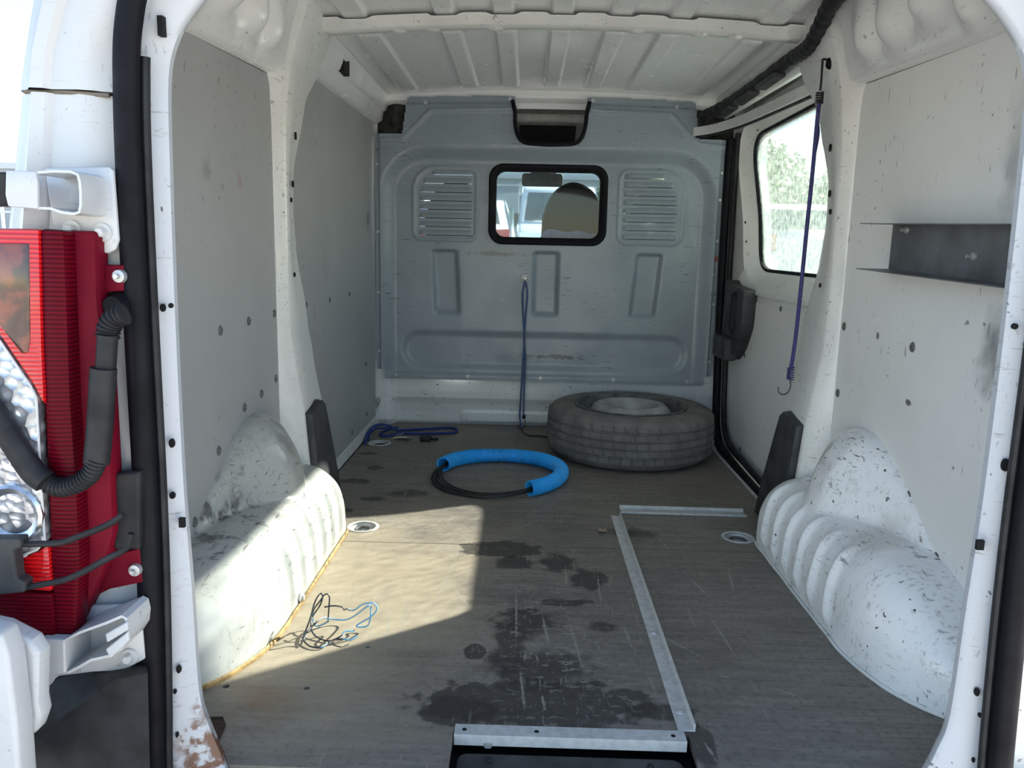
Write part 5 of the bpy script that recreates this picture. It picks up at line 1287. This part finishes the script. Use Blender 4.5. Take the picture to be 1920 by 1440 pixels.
# ---- hinges
def thick(L, th):
    P_ = [np.array(p, float) for p in L]; n_ = len(P_); A_, B_ = [], []
    for i in range(n_):
        t_ = (P_[min(i+1, n_-1)] - P_[max(i-1, 0)]); t_ /= np.linalg.norm(t_); nn = np.array([-t_[1], t_[0]])
        A_.append(tuple(P_[i] + nn * th / 2)); B_.append(tuple(P_[i] - nn * th / 2))
    return A_, B_
def strip(L, th, Y0_, Y1_, name, parent, mat=OUTW):
    A_, B_ = thick(L, th); mb = MB(); n_ = len(A_)
    f0 = px(A_, Y0_) ; g0_ = px(B_, Y0_)
    f1 = [(p[0], Y1_, p[2]) for p in f0]; g1_ = [(p[0], Y1_, p[2]) for p in g0_]
    rows = [f0, g0_, g1_, f1]
    mb.grid(np.array(rows), close_u=True)
    mb.f.append((0, n_, 2*n_, 3*n_)); mb.f.append((n_ - 1, 2*n_ - 1, 3*n_ - 1, 4*n_ - 1))
    return mb.build(name, mat, parent, smooth=40)
h1 = empty('door_hinge', (-0.66, 0.96, 0.83), 'white steel door hinge bracket above the red tail light', parent=vb)
MB().prism(px([(82, 314), (205, 312), (212, 320), (222, 450), (216, 468), (202, 475), (178, 474), (120, 440), (98, 420)], 0.983), (0, 0.007, 0)).build('base_plate', OUTW, h1, smooth=30, bevel=0.003)
strip([(64, 324), (100, 321), (132, 322), (145, 327), (149, 340), (151, 360), (151, 385), (148, 398), (138, 401), (115, 398), (95, 391), (66, 390)], 5, 0.925, 0.983, 'arm', h1)
MB().prism(px([(10, 319), (66, 321), (70, 345), (70, 392), (14, 387), (9, 365)], 0.922), (0, 0.006, 0)).build('door_tab', OUTW, h1, smooth=30, bevel=0.002)
MB().prism(px([(-60, 322), (12, 322), (14, 386), (-60, 386)], 0.932), (0, 0.03, 0)).build('door_leaf', BLACKPL, h1, smooth=0, bevel=0.003)
for p in ((192, 436), (134, 430)):
    q = at(*p, Y=0.98)
    MB().lathe([(0.0, -0.003), (0.0115, -0.003), (0.012, 0.004)], (q[0], 0.982, q[2]), 'y', 20).build('washer', OUTW, h1)
    MB().lathe([(0.0, -0.010), (0.0055, -0.010), (0.0065, -0.008), (0.0065, 0)], (q[0], 0.980, q[2]), 'y', 6).build('bolt', OUTW, h1, smooth=20)
h2 = empty('door_hinge', (-0.67, 0.96, 0.22), 'white steel door hinge bracket below the red tail light', parent=vb)
MB().prism(px([(150, 1136), (258, 1134), (264, 1150), (272, 1236), (232, 1258), (150, 1262)], 0.983), (0, 0.007, 0)).build('base_plate', OUTW, h2, smooth=30, bevel=0.003)
strip([(122, 1262), (123, 1200), (150, 1186), (200, 1168), (228, 1156), (236, 1160), (240, 1178), (238, 1200), (228, 1216), (205, 1230), (170, 1238), (150, 1250), (126, 1262)], 5, 0.925, 0.983, 'arm', h2)
MB().prism(px([(74, 1198), (122, 1200), (124, 1264), (74, 1266)], 0.924), (0, 0.05, 0)).build('door_tab', OUTW, h2, smooth=0, bevel=0.003)
for L in ([(196, 1190), (238, 1166), (240, 1182), (200, 1206)], [(197, 1218), (240, 1184), (242, 1202), (206, 1236)]):
    MB().prism(px(L, 0.920), (0, 0.006, 0)).build('tongue', OUTW, h2, smooth=0, bevel=0.002)
q = at(243, 1232, Y=0.98)
MB().lathe([(0.0, -0.003), (0.0115, -0.003), (0.012, 0.004)], (q[0], 0.982, q[2]), 'y', 20).build('washer', OUTW, h2)
MB().lathe([(0.0, -0.010), (0.0055, -0.010), (0.0065, -0.008), (0.0065, 0)], (q[0], 0.980, q[2]), 'y', 6).build('bolt', OUTW, h2, smooth=20)

# ---- bumper and open door edge
bp = empty('bumper', (-0.70, 0.95, -0.1), 'black plastic rear bumper corner at the bottom left', 'bumper')
T0 = px([(20, 1275), (100, 1266), (170, 1255), (245, 1240), (275, 1240)], 1.0); T1 = px([(20, 1400), (95, 1362), (150, 1320), (215, 1275), (277, 1262)], 0.955); T2 = px([(20, 1480), (95, 1470), (150, 1470), (215, 1475), (282, 1480)], 0.945)
T3 = [(p[0], p[1], p[2] - 0.35) for p in T2]
MB().grid(np.array([T0, T1, T2, T3])).build('bumper_skin', BLACKPL, bp, smooth=35)
MB().box((-0.62, 0.955, -0.40), (0.62, 1.0, -0.03)).build('bumper_skin', BLACKPL, bp, bevel=0.01)
rd = empty('rear_door', (-0.70, 0.84, -0.2), 'white edge of the opened rear door at the lower left', 'door')
MB().prism(px([(-260, 1120), (0, 1176), (55, 1204), (72, 1228), (70, 1320), (75, 1345), (64, 1380), (36, 1388), (38, 1500), (-260, 1500)], 0.86), (0, 0.03, 0)).build('inner_skin', OUTW, rd, smooth=30, bevel=0.008, bseg=3)
MB().prism(px([(-260, 1130), (0, 1190), (14, 1230), (30, 1360), (40, 1500), (-260, 1500)], 0.82), (0, 0.035, 0)).build('outer_skin', OUTW, rd, smooth=30, bevel=0.006, bseg=3)
